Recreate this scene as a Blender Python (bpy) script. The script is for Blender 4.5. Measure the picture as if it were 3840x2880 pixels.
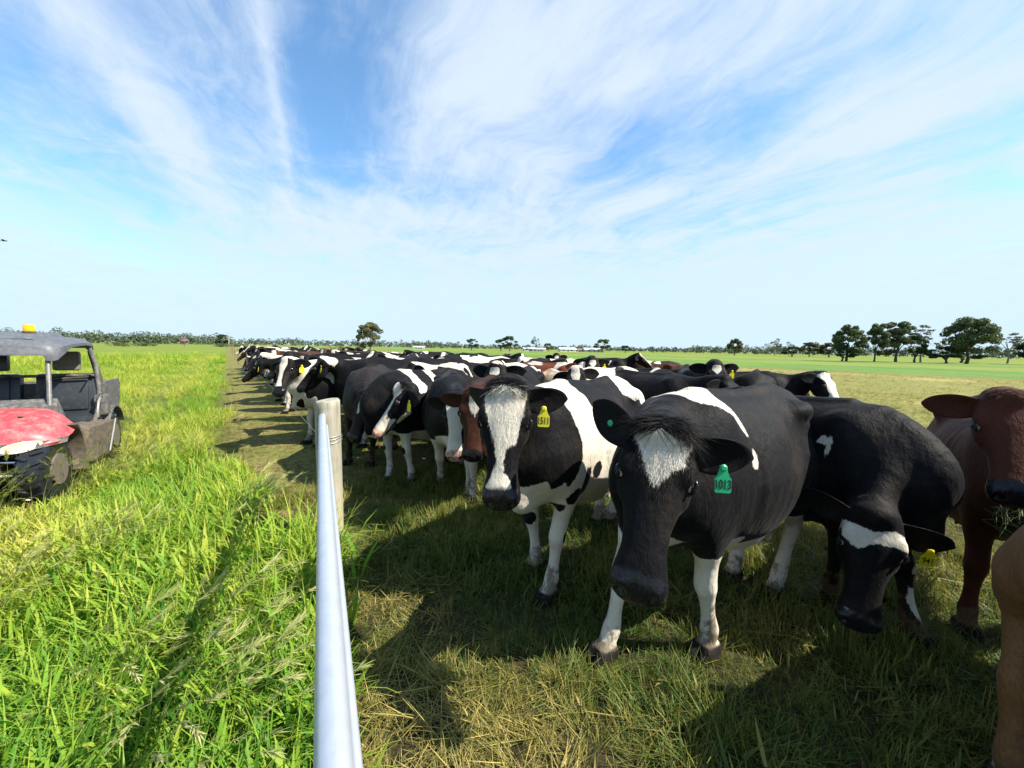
import bpy, bmesh, math, random
import numpy as np
from mathutils import Vector, Matrix

random.seed(7)
rng = np.random.default_rng(7)
for _o in list(bpy.data.objects):
    bpy.data.objects.remove(_o, do_unlink=True)
SC = bpy.context.scene
COL = SC.collection
R = math.radians

# ------------------------------------------------------------------ camera
EYE = 1.70
cam_d = bpy.data.cameras.new('camera')
cam_d.sensor_width = 36.0
cam_d.lens = 13.52
cam_d.clip_start = 0.02
cam_d.clip_end = 20000
cam = bpy.data.objects.new('camera', cam_d)
COL.objects.link(cam)
cam.matrix_world = (Matrix.Translation((0, 0, EYE)) @ Matrix.Rotation(R(90 - 5.33), 4, 'X')
                    @ Matrix.Rotation(R(1.0), 4, 'Z'))
SC.camera = cam

# ------------------------------------------------------------------ sun, sky, exposure
SUN_AZ = R(-15)          # direction to the sun in the ground plane, from +X
SUN_EL = R(46)
to_sun = Vector((math.cos(SUN_AZ) * math.cos(SUN_EL), math.sin(SUN_AZ) * math.cos(SUN_EL), math.sin(SUN_EL)))
sun_d = bpy.data.lights.new('sun', 'SUN')
sun_d.energy = 5.0
sun_d.angle = R(0.53)
sun_d.color = (1.0, 0.93, 0.80)
sun = bpy.data.objects.new('sun', sun_d)
COL.objects.link(sun)
sun.rotation_euler = (-to_sun).to_track_quat('-Z', 'Y').to_euler()
SC.view_settings.view_transform = 'Standard'
SC.view_settings.look = 'None'
SC.view_settings.gamma = 1.0
SC.view_settings.exposure = 1.20
SC.view_settings.use_curve_mapping = False


class NT:
    """small helper for building node trees"""
    def __init__(self, tree):
        self.t = tree
        self.t.nodes.clear()

    def n(self, typ, **kw):
        nd = self.t.nodes.new(typ)
        for k, v in kw.items():
            setattr(nd, k, v)
        return nd

    def l(self, a, b):
        self.t.links.new(a, b)

    def val(self, x, sock):
        if isinstance(x, bpy.types.NodeSocket):
            self.l(x, sock)
        elif x is not None:
            sock.default_value = x

    def m(self, op, a, b=None, c=None, clamp=False):
        nd = self.n('ShaderNodeMath', operation=op)
        nd.use_clamp = clamp
        for i, x in enumerate((a, b, c)):
            if x is not None:
                self.val(x, nd.inputs[i])
        return nd.outputs[0]

    def vm(self, op, a, b=None, out=0):
        nd = self.n('ShaderNodeVectorMath', operation=op)
        self.val(a, nd.inputs[0])
        if b is not None:
            if op == 'SCALE':
                self.val(b, nd.inputs[3])
            else:
                self.val(b, nd.inputs[1])
        return nd.outputs[out]

    def mr(self, x, a, b, c=0.0, d=1.0, smooth=False):
        nd = self.n('ShaderNodeMapRange')
        if smooth:
            nd.interpolation_type = 'SMOOTHSTEP'
        self.val(x, nd.inputs[0])
        for i, v in enumerate((a, b, c, d)):
            self.val(v, nd.inputs[1 + i])
        return nd.outputs[0]

    def mix(self, f, a, b, mode='MIX'):
        nd = self.n('ShaderNodeMix', data_type='RGBA', blend_type=mode)
        self.val(f, nd.inputs[0])
        for x, i in ((a, 6), (b, 7)):
            if isinstance(x, (tuple, list)):
                nd.inputs[i].default_value = (*x[:3], 1)
            else:
                self.l(x, nd.inputs[i])
        return nd.outputs[2]

    def noise(self, vec=None, scale=5, detail=4, rough=0.5, dist=0.0, out=0):
        nd = self.n('ShaderNodeTexNoise')
        if vec is not None:
            self.l(vec, nd.inputs['Vector'])
        nd.inputs['Scale'].default_value = scale
        nd.inputs['Detail'].default_value = detail
        nd.inputs['Roughness'].default_value = rough
        nd.inputs['Distortion'].default_value = dist
        return nd.outputs[out]

    def attr(self, name, typ='GEOMETRY', out='Fac'):
        nd = self.n('ShaderNodeAttribute', attribute_type=typ, attribute_name=name)
        return nd.outputs[out]

    def xyz(self, x, y, z):
        nd = self.n('ShaderNodeCombineXYZ')
        for i, v in enumerate((x, y, z)):
            self.val(v, nd.inputs[i])
        return nd.outputs[0]

    def sep(self, v):
        nd = self.n('ShaderNodeSeparateXYZ')
        self.l(v, nd.inputs[0])
        return nd.outputs

    def mapping(self, v, loc=(0, 0, 0), rot=(0, 0, 0), sc=(1, 1, 1)):
        nd = self.n('ShaderNodeMapping')
        self.l(v, nd.inputs[0])
        nd.inputs[1].default_value = loc
        nd.inputs[2].default_value = rot
        nd.inputs[3].default_value = sc
        return nd.outputs[0]


# world: clear sky with cirrus on a high plane
SC.world = bpy.data.worlds.new('World')
SC.world.use_nodes = True
w = NT(SC.world.node_tree)
sky = w.n('ShaderNodeTexSky', sky_type='NISHITA')
sky.sun_disc = False
sky.sun_elevation = SUN_EL
sky.sun_rotation = math.pi / 2 - SUN_AZ
sky.air_density = 1.0
sky.dust_density = 0.6
sky.ozone_density = 1.6
bg = w.n('ShaderNodeBackground')
bg.inputs[1].default_value = 0.066
wo = w.n('ShaderNodeOutputWorld')
d = w.n('ShaderNodeTexCoord').outputs['Generated']
SKY_TINT = (1.15, 1.62, 1.80)
SKY_LOW = (4.6, 5.7, 6.65)
CLOUD_HI = (5.1, 5.95, 7.0)
CLOUD_LO = (4.7, 6.1, 7.0)
sx, sy, sz = w.sep(d)
zz = w.m('MAXIMUM', sz, 0.0)
den = w.m('ADD', zz, 0.06)
px_, py_ = w.m('DIVIDE', sx, den), w.m('DIVIDE', sy, den)
AX, AY = -0.4392, 0.8984                       # the wind streaks run this way on the cloud plane
al = w.m('ADD', w.m('MULTIPLY', px_, AX), w.m('MULTIPLY', py_, AY))
ac = w.m('SUBTRACT', w.m('MULTIPLY', px_, AY), w.m('MULTIPLY', py_, AX))


def blob(a0, c0, ra, rc):
    q = w.m('ADD', w.m('POWER', w.m('ABSOLUTE', w.m('DIVIDE', w.m('SUBTRACT', al, a0), ra)), 2.0),
            w.m('POWER', w.m('ABSOLUTE', w.m('DIVIDE', w.m('SUBTRACT', ac, c0), rc)), 2.0))
    return w.m('EXPONENT', w.m('MULTIPLY', q, -1.0))


warp = w.noise(w.xyz(px_, py_, 3.3), 0.9, 3, 0.5, out=1)
wx, wy, _z = w.sep(warp)
ac2 = w.m('ADD', ac, w.m('MULTIPLY', w.m('SUBTRACT', wx, 0.5), 0.65))
al2 = w.m('ADD', al, w.m('MULTIPLY', w.m('SUBTRACT', wy, 0.5), 0.9))
streak = w.noise(w.xyz(w.m('MULTIPLY', al2, 0.42), w.m('MULTIPLY', ac2, 1.7), 0.7), 1.5, 8, 0.60, 0.3)
fine = w.noise(w.xyz(w.m('MULTIPLY', al2, 1.5), w.m('MULTIPLY', ac2, 4.0), 5.1), 2.2, 8, 0.66, 0.4)
puff = w.noise(w.xyz(w.m('ADD', px_, wx), w.m('ADD', py_, wy), 9.2), 2.4, 9, 0.64, 0.5)
tot = None
for a0, c0, ra, rc, k in [(1.6, .66, .9, .24, .34), (1.2, .42, .5, .22, .26), (2.2, -.55, 1.0, .13, .34), (1.65, -.60, .5, .10, .26), (3.0, .15, .9, .5, .36),
                          (2.2, 1.05, .5, .35, .30), (.85, 1.90, .42, .15, .60), (.70, 1.66, .25, .10, .25), (1.7, 1.66, .22, .12, .34), (3.4, 1.5, 1.2, .9, .12),
                          (1.75, -.135, .75, .022, .34), (1.8, -.22, .6, .10, .16), (2.6, 2.2, .45, .5, .15), (.95, .95, .5, .25, .22), (.5, 1.1, .5, .3, .2),
                          (1.65, .02, .55, .13, -.38), (4.1, -1.38, 1.1, .32, -.42), (3.0, -.95, .7, .16, -.18), (1.1, 1.40, .45, .17, -.26), (1.5, 1.20, .4, .13, -.22), (2.5, 2.8, .5, .45, -.20)]:
    t_ = w.m('MULTIPLY', blob(a0, c0, ra, rc), k)
    tot = t_ if tot is None else w.m('ADD', tot, t_)
cl = w.m('ADD', w.m('MULTIPLY', w.m('SUBTRACT', streak, 0.5), 1.35), w.m('MULTIPLY', w.m('SUBTRACT', fine, 0.5), 0.95))
midb = w.m('EXPONENT', w.m('MULTIPLY', w.m('POWER', w.m('ABSOLUTE', w.m('DIVIDE', w.m('SUBTRACT', sz, 0.24), 0.11)), 2.0), -1.0))
cl = w.m('ADD', cl, w.m('MULTIPLY', w.m('SUBTRACT', puff, 0.5), w.m('ADD', 0.75, w.m('MULTIPLY', midb, 0.8))))
veil = w.mr(sz, 0.0, 0.42, 0.58, 0.0, smooth=True)
side = w.mr(sx, -0.6, 0.7, 0.0, 0.20)
cl = w.m('ADD', w.m('ADD', cl, tot), w.m('ADD', veil, w.m('ADD', side, 0.36)))
mask = w.mr(cl, -0.02, 1.12, 0.02, 0.95, smooth=True)
skyc = w.mix(1.0, sky.outputs[0], SKY_TINT, 'MULTIPLY')
low = w.mr(sz, 0.0, 0.34, 1.0, 0.0, smooth=True)
skyc = w.mix(w.m('MULTIPLY', low, 0.92), skyc, SKY_LOW)
cloudc = w.mix(low, CLOUD_HI, CLOUD_LO)
w.l(w.mix(mask, skyc, cloudc), bg.inputs[0])
w.l(bg.outputs[0], wo.inputs[0])


# ------------------------------------------------------------------ object helpers
def link(name, mesh, mat=None, parent=None):
    o = bpy.data.objects.new(name, mesh)
    COL.objects.link(o)
    if mat is not None and mesh is not None and len(mesh.materials) == 0:
        mesh.materials.append(mat)
    if parent is not None:
        o.parent = parent
    return o


def tag(o, label=None, cat=None, group=None, kind=None):
    if label:
        o['label'] = label
    if cat:
        o['category'] = cat
    if group:
        o['group'] = group
    if kind:
        o['kind'] = kind
    return o


def np_mesh(name, V, F, smooth=True, attrs=None):
    """mesh from an (n,3) array and a list / array of faces"""
    me = bpy.data.meshes.new(name)
    V = np.asarray(V, dtype=np.float32)
    if isinstance(F, np.ndarray):
        k = F.shape[1]
        n = len(F)
        me.vertices.add(len(V))
        me.vertices.foreach_set('co', V.ravel())
        me.loops.add(n * k)
        me.loops.foreach_set('vertex_index', F.astype(np.int32).ravel())
        me.polygons.add(n)
        me.polygons.foreach_set('loop_start', np.arange(0, n * k, k, dtype=np.int32))
        me.update(calc_edges=True)
    else:
        me.from_pydata([tuple(v) for v in V.tolist()], [], F)
        me.update()
    me.validate()
    if smooth:
        me.polygons.foreach_set('use_smooth', np.ones(len(me.polygons), dtype=bool))
    for nm, a in (attrs or {}).items():
        at = me.attributes.new(nm, 'FLOAT', 'POINT')
        at.data.foreach_set('value', np.asarray(a, dtype=np.float32))
    return me


class MB:
    """collects boxes, tubes and lofts and links them as one mesh object"""
    def __init__(self):
        self.v = []
        self.f = []

    def add(self, V, F):
        b = len(self.v)
        self.v += [tuple(x) for x in V]
        self.f += [tuple(i + b for i in f) for f in F]
        return self

    def box(self, c, s, rot=None, bev=0.0):
        bm = bmesh.new()
        bmesh.ops.create_cube(bm, size=1.0)
        for v in bm.verts:
            v.co = Vector((v.co.x * s[0], v.co.y * s[1], v.co.z * s[2]))
        if bev > 0:
            bmesh.ops.bevel(bm, geom=bm.edges[:], offset=bev, segments=2, affect='EDGES', profile=0.6)
        M = Matrix.Translation(c) @ (rot.to_4x4() if rot is not None else Matrix())
        bm.verts.index_update()
        self.add([M @ v.co for v in bm.verts], [[v.index for v in f.verts] for f in bm.faces])
        bm.free()
        return self

    def tube(self, pts, r, n=8, caps=True):
        pts = [Vector(p) for p in pts]
        rs = r if isinstance(r, (list, tuple)) else [r] * len(pts)
        V, F = [], []
        prev = None
        for i, p in enumerate(pts):
            t = (pts[min(i + 1, len(pts) - 1)] - pts[max(i - 1, 0)]).normalized()
            if prev is None:
                s = t.cross(Vector((0, 0, 1)))
                if s.length < 1e-3:
                    s = t.cross(Vector((1, 0, 0)))
            else:
                s = prev - t * prev.dot(t)
            s.normalize()
            prev = s
            u = t.cross(s)
            for k in range(n):
                a = 2 * math.pi * k / n
                V.append(p + (s * math.cos(a) + u * math.sin(a)) * rs[i])
        for i in range(len(pts) - 1):
            for k in range(n):
                a, b = i * n + k, i * n + (k + 1) % n
                F.append((a, b, b + n, a + n))
        if caps:
            F.append(tuple(reversed(range(n))))
            F.append(tuple(range((len(pts) - 1) * n, len(pts) * n)))
        return self.add(V, F)

    def loft(self, rings, caps=True):
        n = len(rings[0])
        V = [p for r_ in rings for p in r_]
        F = []
        for i in range(len(rings) - 1):
            for k in range(n):
                a, b = i * n + k, i * n + (k + 1) % n
                F.append((a, b, b + n, a + n))
        if caps:
            F.append(tuple(reversed(range(n))))
            F.append(tuple(range((len(rings) - 1) * n, len(rings) * n)))
        return self.add(V, F)

    def prism(self, poly, axis, a, b):
        """closed polygon extruded along an axis from a to b (poly in the other two axes)"""
        n = len(poly)

        def put(p, h):
            q = list(p)
            q.insert(axis, h)
            return tuple(q)
        V = [put(p, a) for p in poly] + [put(p, b) for p in poly]
        F = [tuple(reversed(range(n))), tuple(range(n, 2 * n))]
        F += [(i, (i + 1) % n, (i + 1) % n + n, i + n) for i in range(n)]
        return self.add(V, F)

    def lathe(self, prof, n=16, M=Matrix()):
        """profile [(r, h)] turned about local Z"""
        V, F = [], []
        for r_, h in prof:
            for k in range(n):
                a = 2 * math.pi * k / n
                V.append(M @ Vector((r_ * math.cos(a), r_ * math.sin(a), h)))
        for i in range(len(prof) - 1):
            for k in range(n):
                a, b = i * n + k, i * n + (k + 1) % n
                F.append((a, b, b + n, a + n))
        F.append(tuple(reversed(range(n))))
        F.append(tuple(range((len(prof) - 1) * n, len(prof) * n)))
        return self.add(V, F)

    def mesh(self, name, smooth=False):
        me = bpy.data.meshes.new(name)
        me.from_pydata(self.v, [], self.f)
        bm = bmesh.new()
        bm.from_mesh(me)
        bmesh.ops.recalc_face_normals(bm, faces=bm.faces)
        bm.to_mesh(me)
        bm.free()
        if smooth:
            me.polygons.foreach_set('use_smooth', np.ones(len(me.polygons), dtype=bool))
            try:
                me.set_sharp_from_angle(angle=R(40))
            except Exception:
                pass
        return me

    def build(self, name, mat, parent=None, smooth=False):
        return link(name, self.mesh(name, smooth), mat, parent)


def empty(name, loc, rz=0.0):
    o = bpy.data.objects.new(name, None)
    COL.objects.link(o)
    o.location = loc
    o.rotation_euler = (0, 0, rz)
    o.empty_display_size = 0.2
    return o


def copy_tree(o, parent=None):
    c = o.copy()
    COL.objects.link(c)
    if parent is not None:
        c.parent = parent
    for ch in list(o.children):
        copy_tree(ch, c)
    return c


def mat_new(name):
    m_ = bpy.data.materials.new(name)
    m_.use_nodes = True
    t = NT(m_.node_tree)
    out = t.n('ShaderNodeOutputMaterial')
    bs = t.n('ShaderNodeBsdfPrincipled')
    t.l(bs.outputs[0], out.inputs[0])
    return m_, t, bs, out


def simple_mat(name, col, rough=0.5, metal=0.0, var=0.15, scale=20, bump=0.0, spec=0.5, dirt=None, dirt_amt=0.5, dscale=4):
    """procedural paint / metal / plastic with mottling and optional dirt"""
    m_, t, bs, out = mat_new(name)
    tc = t.n('ShaderNodeTexCoord').outputs['Object']
    nz = t.noise(tc, scale, 5, 0.6)
    c = t.mix(t.mr(nz, 0.3, 0.7), tuple(x * (1 - var) for x in col), tuple(min(1, x * (1 + var)) for x in col))
    rsock = rough
    if dirt is not None:
        nd = t.noise(tc, dscale, 7, 0.65)
        nd = t.m('ADD', t.m('MULTIPLY', nd, .7), t.m('MULTIPLY', t.noise(tc, dscale * 5, 5, 0.6), .3))
        f = t.mr(nd, 0.60 - dirt_amt * 0.36, 0.90 - dirt_amt * 0.36, smooth=True)
        c = t.mix(f, c, dirt)
        rsock = t.mr(f, 0, 1, rough, 0.9)
    t.l(c, bs.inputs['Base Color'])
    t.val(rsock, bs.inputs['Roughness'])
    bs.inputs['Metallic'].default_value = metal
    bs.inputs['Specular IOR Level'].default_value = spec
    if bump > 0:
        b = t.n('ShaderNodeBump')
        b.inputs['Strength'].default_value = bump
        b.inputs['Distance'].default_value = 0.01
        t.l(t.noise(tc, scale * 2.5, 6, 0.65), b.inputs['Height'])
        t.l(b.outputs[0], bs.inputs['Normal'])
    return m_


# ================================================================== ground
FPX, FPY = -1.605, 3.32                # strainer post at the end of the gate
FDX, FDY = -.596, .803                 # the fence runs this way
FRX, FRY = .803, .596                  # into the paddock


def make_ground_mat():
    m_, t, bs, out = mat_new('ground_soil_and_turf')
    tc = t.n('ShaderNodeTexCoord').outputs['Object']
    x, y, z = t.sep(tc)
    qx, qy = t.m('SUBTRACT', x, FPX), t.m('SUBTRACT', y, FPY)
    b = t.m('ADD', t.m('MULTIPLY', qx, FRX), t.m('MULTIPLY', qy, FRY))
    a = t.m('ADD', t.m('MULTIPLY', qx, FDX), t.m('MULTIPLY', qy, FDY))
    n1 = t.noise(tc, 0.12, 5, 0.6)
    n2 = t.noise(tc, 1.1, 6, 0.65)
    n3 = t.noise(tc, 9, 6, 0.7)
    n4 = t.noise(t.mapping(tc, rot=(0, 0, R(37)), sc=(.35, .06, 1)), 1.0, 5, 0.6)
    dist = t.vm('LENGTH', tc, out=1)
    bw = t.m('ADD', b, t.m('MULTIPLY', t.m('SUBTRACT', n2, 0.5), 0.7))
    bw = t.m('ADD', bw, t.mr(a, -.7, .1, 3.5, 0.0, smooth=True))
    bfar = t.m('ADD', b, t.m('MULTIPLY', t.m('SUBTRACT', n1, 0.5), 5.0))
    # meadow left of the fence
    lush = t.mix(t.mr(n2, .32, .68), (.075, .135, .018), (.165, .205, .030))
    lush = t.mix(t.m('MULTIPLY', t.mr(n4, .45, .62), .7), lush, (.185, .20, .036))
    lush = t.mix(t.m('MULTIPLY', t.mr(n3, .5, .72), .45), lush, (.035, .095, .012))
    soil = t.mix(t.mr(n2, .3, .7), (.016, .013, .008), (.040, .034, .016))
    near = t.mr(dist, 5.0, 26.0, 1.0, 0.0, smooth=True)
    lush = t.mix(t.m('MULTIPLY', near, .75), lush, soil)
    # grazed paddock
    graz = t.mix(t.mr(n2, .3, .7), (.15, .165, .038), (.27, .24, .078))
    graz = t.mix(t.mr(n3, .44, .62, 0, .75), graz, (.055, .070, .02))
    graz = t.mix(t.mr(n1, .5, .66, 0, .6), graz, (.34, .29, .11))
    graz = t.mix(t.m('MULTIPLY', t.mr(dist, 5.0, 15.0, 1.0, 0.0, smooth=True), .92), graz, soil)  # bare soil near the camera, laid on darker to paint shade
    # worn strip under the wire
    worn = t.mix(t.mr(n3, .36, .56), (.065, .044, .026), (.20, .17, .055))
    worn = t.mix(t.mr(n2, .44, .62, 0, .8), worn, (.125, .15, .032))
    # neighbouring fields beyond
    crop = t.mix(t.mr(n4, .35, .65), (.070, .145, .030), (.125, .20, .040))
    crop = t.mix(t.mr(n2, .5, .75, 0, .5), crop, (.045, .13, .02))
    past = t.mix(t.mr(n4, .3, .7), (.105, .16, .028), (.19, .21, .046))
    c = t.mix(t.mr(bw, -1.0, -.60, smooth=True), lush, worn)
    c = t.mix(t.mr(bw, .9, 2.0, smooth=True), c, graz)
    c = t.mix(t.mr(bfar, 43.2, 44.2, smooth=True), c, (.19, .135, .05))
    c = t.mix(t.mr(bfar, 46.0, 47.0, smooth=True), c, crop)
    c = t.mix(t.mr(bfar, 70.0, 76.0, smooth=True), c, past)
    c = t.mix(t.mr(bfar, 92.0, 98.0, smooth=True), c, crop)
    c = t.mix(t.mr(bfar, 108.0, 125.0, smooth=True), c, past)
    c = t.mix(t.mr(bfar, 150.0, 175.0, smooth=True), c, lush)
    # gate side: meadow comes right up to the rail
    ga = t.m('MULTIPLY', t.mr(a, -.25, -.05, 1.0, 0.0), t.mr(t.m('ADD', x, t.m('MULTIPLY', y, .482)), -.05, .05, 1.0, 0.0))
    c = t.mix(ga, c, lush)
    t.l(c, bs.inputs['Base Color'])
    bs.inputs['Roughness'].default_value = 0.95
    bs.inputs['Specular IOR Level'].default_value = 0.15
    bmp = t.n('ShaderNodeBump')
    bmp.inputs['Strength'].default_value = 0.9
    bmp.inputs['Distance'].default_value = 0.12
    t.l(t.m('ADD', t.m('MULTIPLY', n3, .5), t.m('MULTIPLY', n2, .8)), bmp.inputs['Height'])
    t.l(bmp.outputs[0], bs.inputs['Normal'])
    return m_


def make_ground():
    # a fan of rings, finer near the camera, flat to the horizon
    rad = [0.0, 1, 2, 4, 8, 16, 32, 64, 128, 256, 512, 1024, 2500, 6000]
    n = 48
    V, F = [(0, 0, 0)], []
    for r_ in rad[1:]:
        for k in range(n):
            an = 2 * math.pi * k / n
            V.append((r_ * math.cos(an), r_ * math.sin(an), 0))
    for k in range(n):
        F.append((0, 1 + k, 1 + (k + 1) % n))
    for i in range(len(rad) - 2):
        for k in range(n):
            p, q = 1 + i * n + k, 1 + i * n + (k + 1) % n
            F.append((p, p + n, q + n, q))
    me = bpy.data.meshes.new('ground')
    me.from_pydata(V, [], F)
    tag(link('ground', me, make_ground_mat()), kind='structure')


make_ground()


# ================================================================== grass
def grass_mat(name, cols, trans=0.35):
    """cols: list of colours picked by the blade, the tuft and the patch it stands in"""
    m_, t, bs, out = mat_new(name)
    bl, h = t.attr('bl'), t.attr('h')
    tint = t.attr('tint', 'INSTANCER')
    f = t.m('ADD', t.m('MULTIPLY', bl, .42), t.m('MULTIPLY', tint, .58), clamp=True)
    rmp = t.n('ShaderNodeValToRGB')
    el = rmp.color_ramp.elements
    el[0].position, el[0].color = 0.0, (*cols[0], 1)
    el[1].position, el[1].color = 1.0, (*cols[-1], 1)
    for i, cc in enumerate(cols[1:-1]):
        e = el.new((i + 1) / (len(cols) - 1))
        e.color = (*cc, 1)
    t.l(f, rmp.inputs[0])
    c = t.mix(t.mr(h, .55, 1.0, 0, .35), rmp.outputs[0], (.30, .30, .06))
    t.l(c, bs.inputs['Base Color'])
    bs.inputs['Roughness'].default_value = 0.55
    bs.inputs['Specular IOR Level'].default_value = 0.22
    tr = t.n('ShaderNodeBsdfTranslucent')
    t.l(t.mix(1.0, c, (1.0, 1.12, .55), 'MULTIPLY'), tr.inputs[0])
    mx = t.n('ShaderNodeMixShader')
    mx.inputs[0].default_value = trans
    t.l(bs.outputs[0], mx.inputs[1])
    t.l(tr.outputs[0], mx.inputs[2])
    t.l(mx.outputs[0], out.inputs[0])
    return m_


def blade(P, rg, base, az, L, w_, lean, curl, seg=4, bl=None):
    """one curved, tapering blade appended to the lists in P"""
    V, F, B, H = P
    o = len(V)
    dx, dy = math.cos(az), math.sin(az)
    sx_, sy_ = -dy, dx
    tw = rg.uniform(-.6, .6)
    b = rg.random() if bl is None else bl
    x = y = z = 0.0
    th = lean
    st_ = L / seg
    for i in range(seg + 1):
        t = i / seg
        ww = w_ * (1 - t ** 1.8) * (.75 + .5 * min(1, t * 3)) + .0004
        ca, sa = math.cos(tw * t), math.sin(tw * t)
        V.append((base[0] + dx * x - sx_ * ww * ca, base[1] + dy * x - sy_ * ww * ca, base[2] + z - ww * sa))
        V.append((base[0] + dx * x + sx_ * ww * ca, base[1] + dy * x + sy_ * ww * ca, base[2] + z + ww * sa))
        B += [b, b]
        H += [t, t]
        x += math.sin(th) * st_
        z += math.cos(th) * st_
        th += curl / seg
        z = max(z, .004)
    for i in range(seg):
        a = o + 2 * i
        F.append((a, a + 1, a + 3, a + 2))


def seed_head(P, rg, base, az, L, lean, n=16):
    """stalk with a bristly ear bent over by the wind"""
    V, F, B, H = P
    b0 = rg.uniform(.55, .9)
    blade(P, rg, base, az, L, .0016, lean, .5, 5, b0)
    tip = V[-1]
    th = lean + .55
    for i in range(n):
        t = i / n
        c = (tip[0] + math.cos(az) * math.sin(th) * .085 * t, tip[1] + math.sin(az) * math.sin(th) * .085 * t, tip[2] + math.cos(th) * .085 * t)
        blade(P, rg, c, az + rg.uniform(-.5, .5), rg.uniform(.03, .08), .0022, th + rg.uniform(-.3, .3), .1, 2, min(1, b0 + .2))


def scatter(name, protos, pts, pick, rot, scl, tint, mat, label):
    """one object: prototype tufts plus loose points; geometry nodes put the tufts on the points"""
    V, F, pid, BL, HH = [], [], [], [], []
    for k, P in enumerate(protos):
        o = len(V)
        V += P[0]
        F += [tuple(i + o for i in f) for f in P[1]]
        pid += [k + 1] * len(P[0])
        BL += P[2]
        HH += P[3]
    n0 = len(V)
    n = len(pts)
    allv = np.concatenate([np.array(V, np.float32), np.asarray(pts, np.float32)])
    me = bpy.data.meshes.new(name)
    me.from_pydata(allv.tolist(), [], F)
    z0 = np.zeros(n0, np.float32)

    def at(nm, typ, data, field='value'):
        a_ = me.attributes.new(nm, typ, 'POINT')
        a_.data.foreach_set(field, data.ravel())
    at('pid', 'INT', np.concatenate([np.array(pid, np.int32), np.zeros(n, np.int32)]))
    at('pick', 'INT', np.concatenate([z0.astype(np.int32), pick.astype(np.int32)]))
    at('bl', 'FLOAT', np.concatenate([np.array(BL, np.float32), np.zeros(n, np.float32)]))
    at('h', 'FLOAT', np.concatenate([np.array(HH, np.float32), np.zeros(n, np.float32)]))
    at('tint', 'FLOAT', np.concatenate([z0, tint.astype(np.float32)]))
    at('scl', 'FLOAT', np.concatenate([z0, scl.astype(np.float32)]))
    at('rot', 'FLOAT_VECTOR', np.concatenate([np.zeros((n0, 3), np.float32), rot.astype(np.float32)]), 'vector')
    me.materials.append(mat)
    o = link(name, me)
    tag(o, label, 'grass', kind='stuff')
    ng = bpy.data.node_groups.new(name, 'GeometryNodeTree')
    ng.interface.new_socket(name='Geometry', in_out='INPUT', socket_type='NodeSocketGeometry')
    ng.interface.new_socket(name='Geometry', in_out='OUTPUT', socket_type='NodeSocketGeometry')
    N = ng.nodes
    gi, go = N.new('NodeGroupInput'), N.new('NodeGroupOutput')

    def named(nm, dt):
        nd = N.new('GeometryNodeInputNamedAttribute')
        nd.data_type = dt
        nd.inputs['Name'].default_value = nm
        return nd.outputs['Attribute']
    pidn = named('pid', 'INT')

    def cmp_(op, v):
        nd = N.new('FunctionNodeCompare')
        nd.data_type = 'INT'
        nd.operation = op
        ng.links.new(pidn, nd.inputs[2])
        nd.inputs[3].default_value = v
        return nd.outputs[0]
    sg = N.new('GeometryNodeSeparateGeometry')
    sg.domain = 'POINT'
    ng.links.new(gi.outputs[0], sg.inputs[0])
    ng.links.new(cmp_('GREATER_THAN', 0), sg.inputs[1])
    jn = N.new('GeometryNodeJoinGeometry')
    for k in range(len(protos)):
        s2 = N.new('GeometryNodeSeparateGeometry')
        s2.domain = 'POINT'
        ng.links.new(sg.outputs[0], s2.inputs[0])
        ng.links.new(cmp_('EQUAL', k + 1), s2.inputs[1])
        g2 = N.new('GeometryNodeGeometryToInstance')
        ng.links.new(s2.outputs[0], g2.inputs[0])
        ng.links.new(g2.outputs[0], jn.inputs[0])
    mp = N.new('GeometryNodeMeshToPoints')
    ng.links.new(sg.outputs[1], mp.inputs[0])
    io = N.new('GeometryNodeInstanceOnPoints')
    ng.links.new(mp.outputs[0], io.inputs['Points'])
    ng.links.new(jn.outputs[0], io.inputs['Instance'])
    io.inputs['Pick Instance'].default_value = True
    ng.links.new(named('pick', 'INT'), io.inputs['Instance Index'])
    ng.links.new(named('rot', 'FLOAT_VECTOR'), io.inputs['Rotation'])
    ng.links.new(named('scl', 'FLOAT'), io.inputs['Scale'])
    ng.links.new(io.outputs[0], go.inputs[0])
    md = o.modifiers.new('tufts', 'NODES')
    md.node_group = ng
    return o


def value_noise(x, y, s, seed=0):
    """cheap smooth 2D noise for patchiness"""
    g = np.random.default_rng(seed)
    T = g.random((64, 64))
    u, v = x / s, y / s
    i, j = np.floor(u).astype(int), np.floor(v).astype(int)
    fu, fv = u - i, v - j
    fu, fv = fu * fu * (3 - 2 * fu), fv * fv * (3 - 2 * fv)
    return (T[i % 64, j % 64] * (1 - fu) * (1 - fv) + T[(i + 1) % 64, j % 64] * fu * (1 - fv)
            + T[i % 64, (j + 1) % 64] * (1 - fu) * fv + T[(i + 1) % 64, (j + 1) % 64] * fu * fv)


def fence_b(x, y):
    return (x - FPX) * FRX + (y - FPY) * FRY


def fence_a(x, y):
    return (x - FPX) * FDX + (y - FPY) * FDY


def zones(x, y):
    """True where the tall meadow grows (left of the fence and the gate)"""
    a, b = fence_a(x, y), fence_b(x, y)
    wob = (value_noise(x, y, .9, 5) - .5) * .8 + (value_noise(x, y, 3, 6) - .5) * .6
    along = np.where(a > 0, b < -.85 + wob - np.clip(a * .012, 0, .25), True)
    # wedge in front of the post is worn
    gate_side = x + .482 * y < -.015
    front = np.where((a < .35) & (a > -.25), b < -.55 + wob * .5, True)
    return along & gate_side & front


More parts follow.
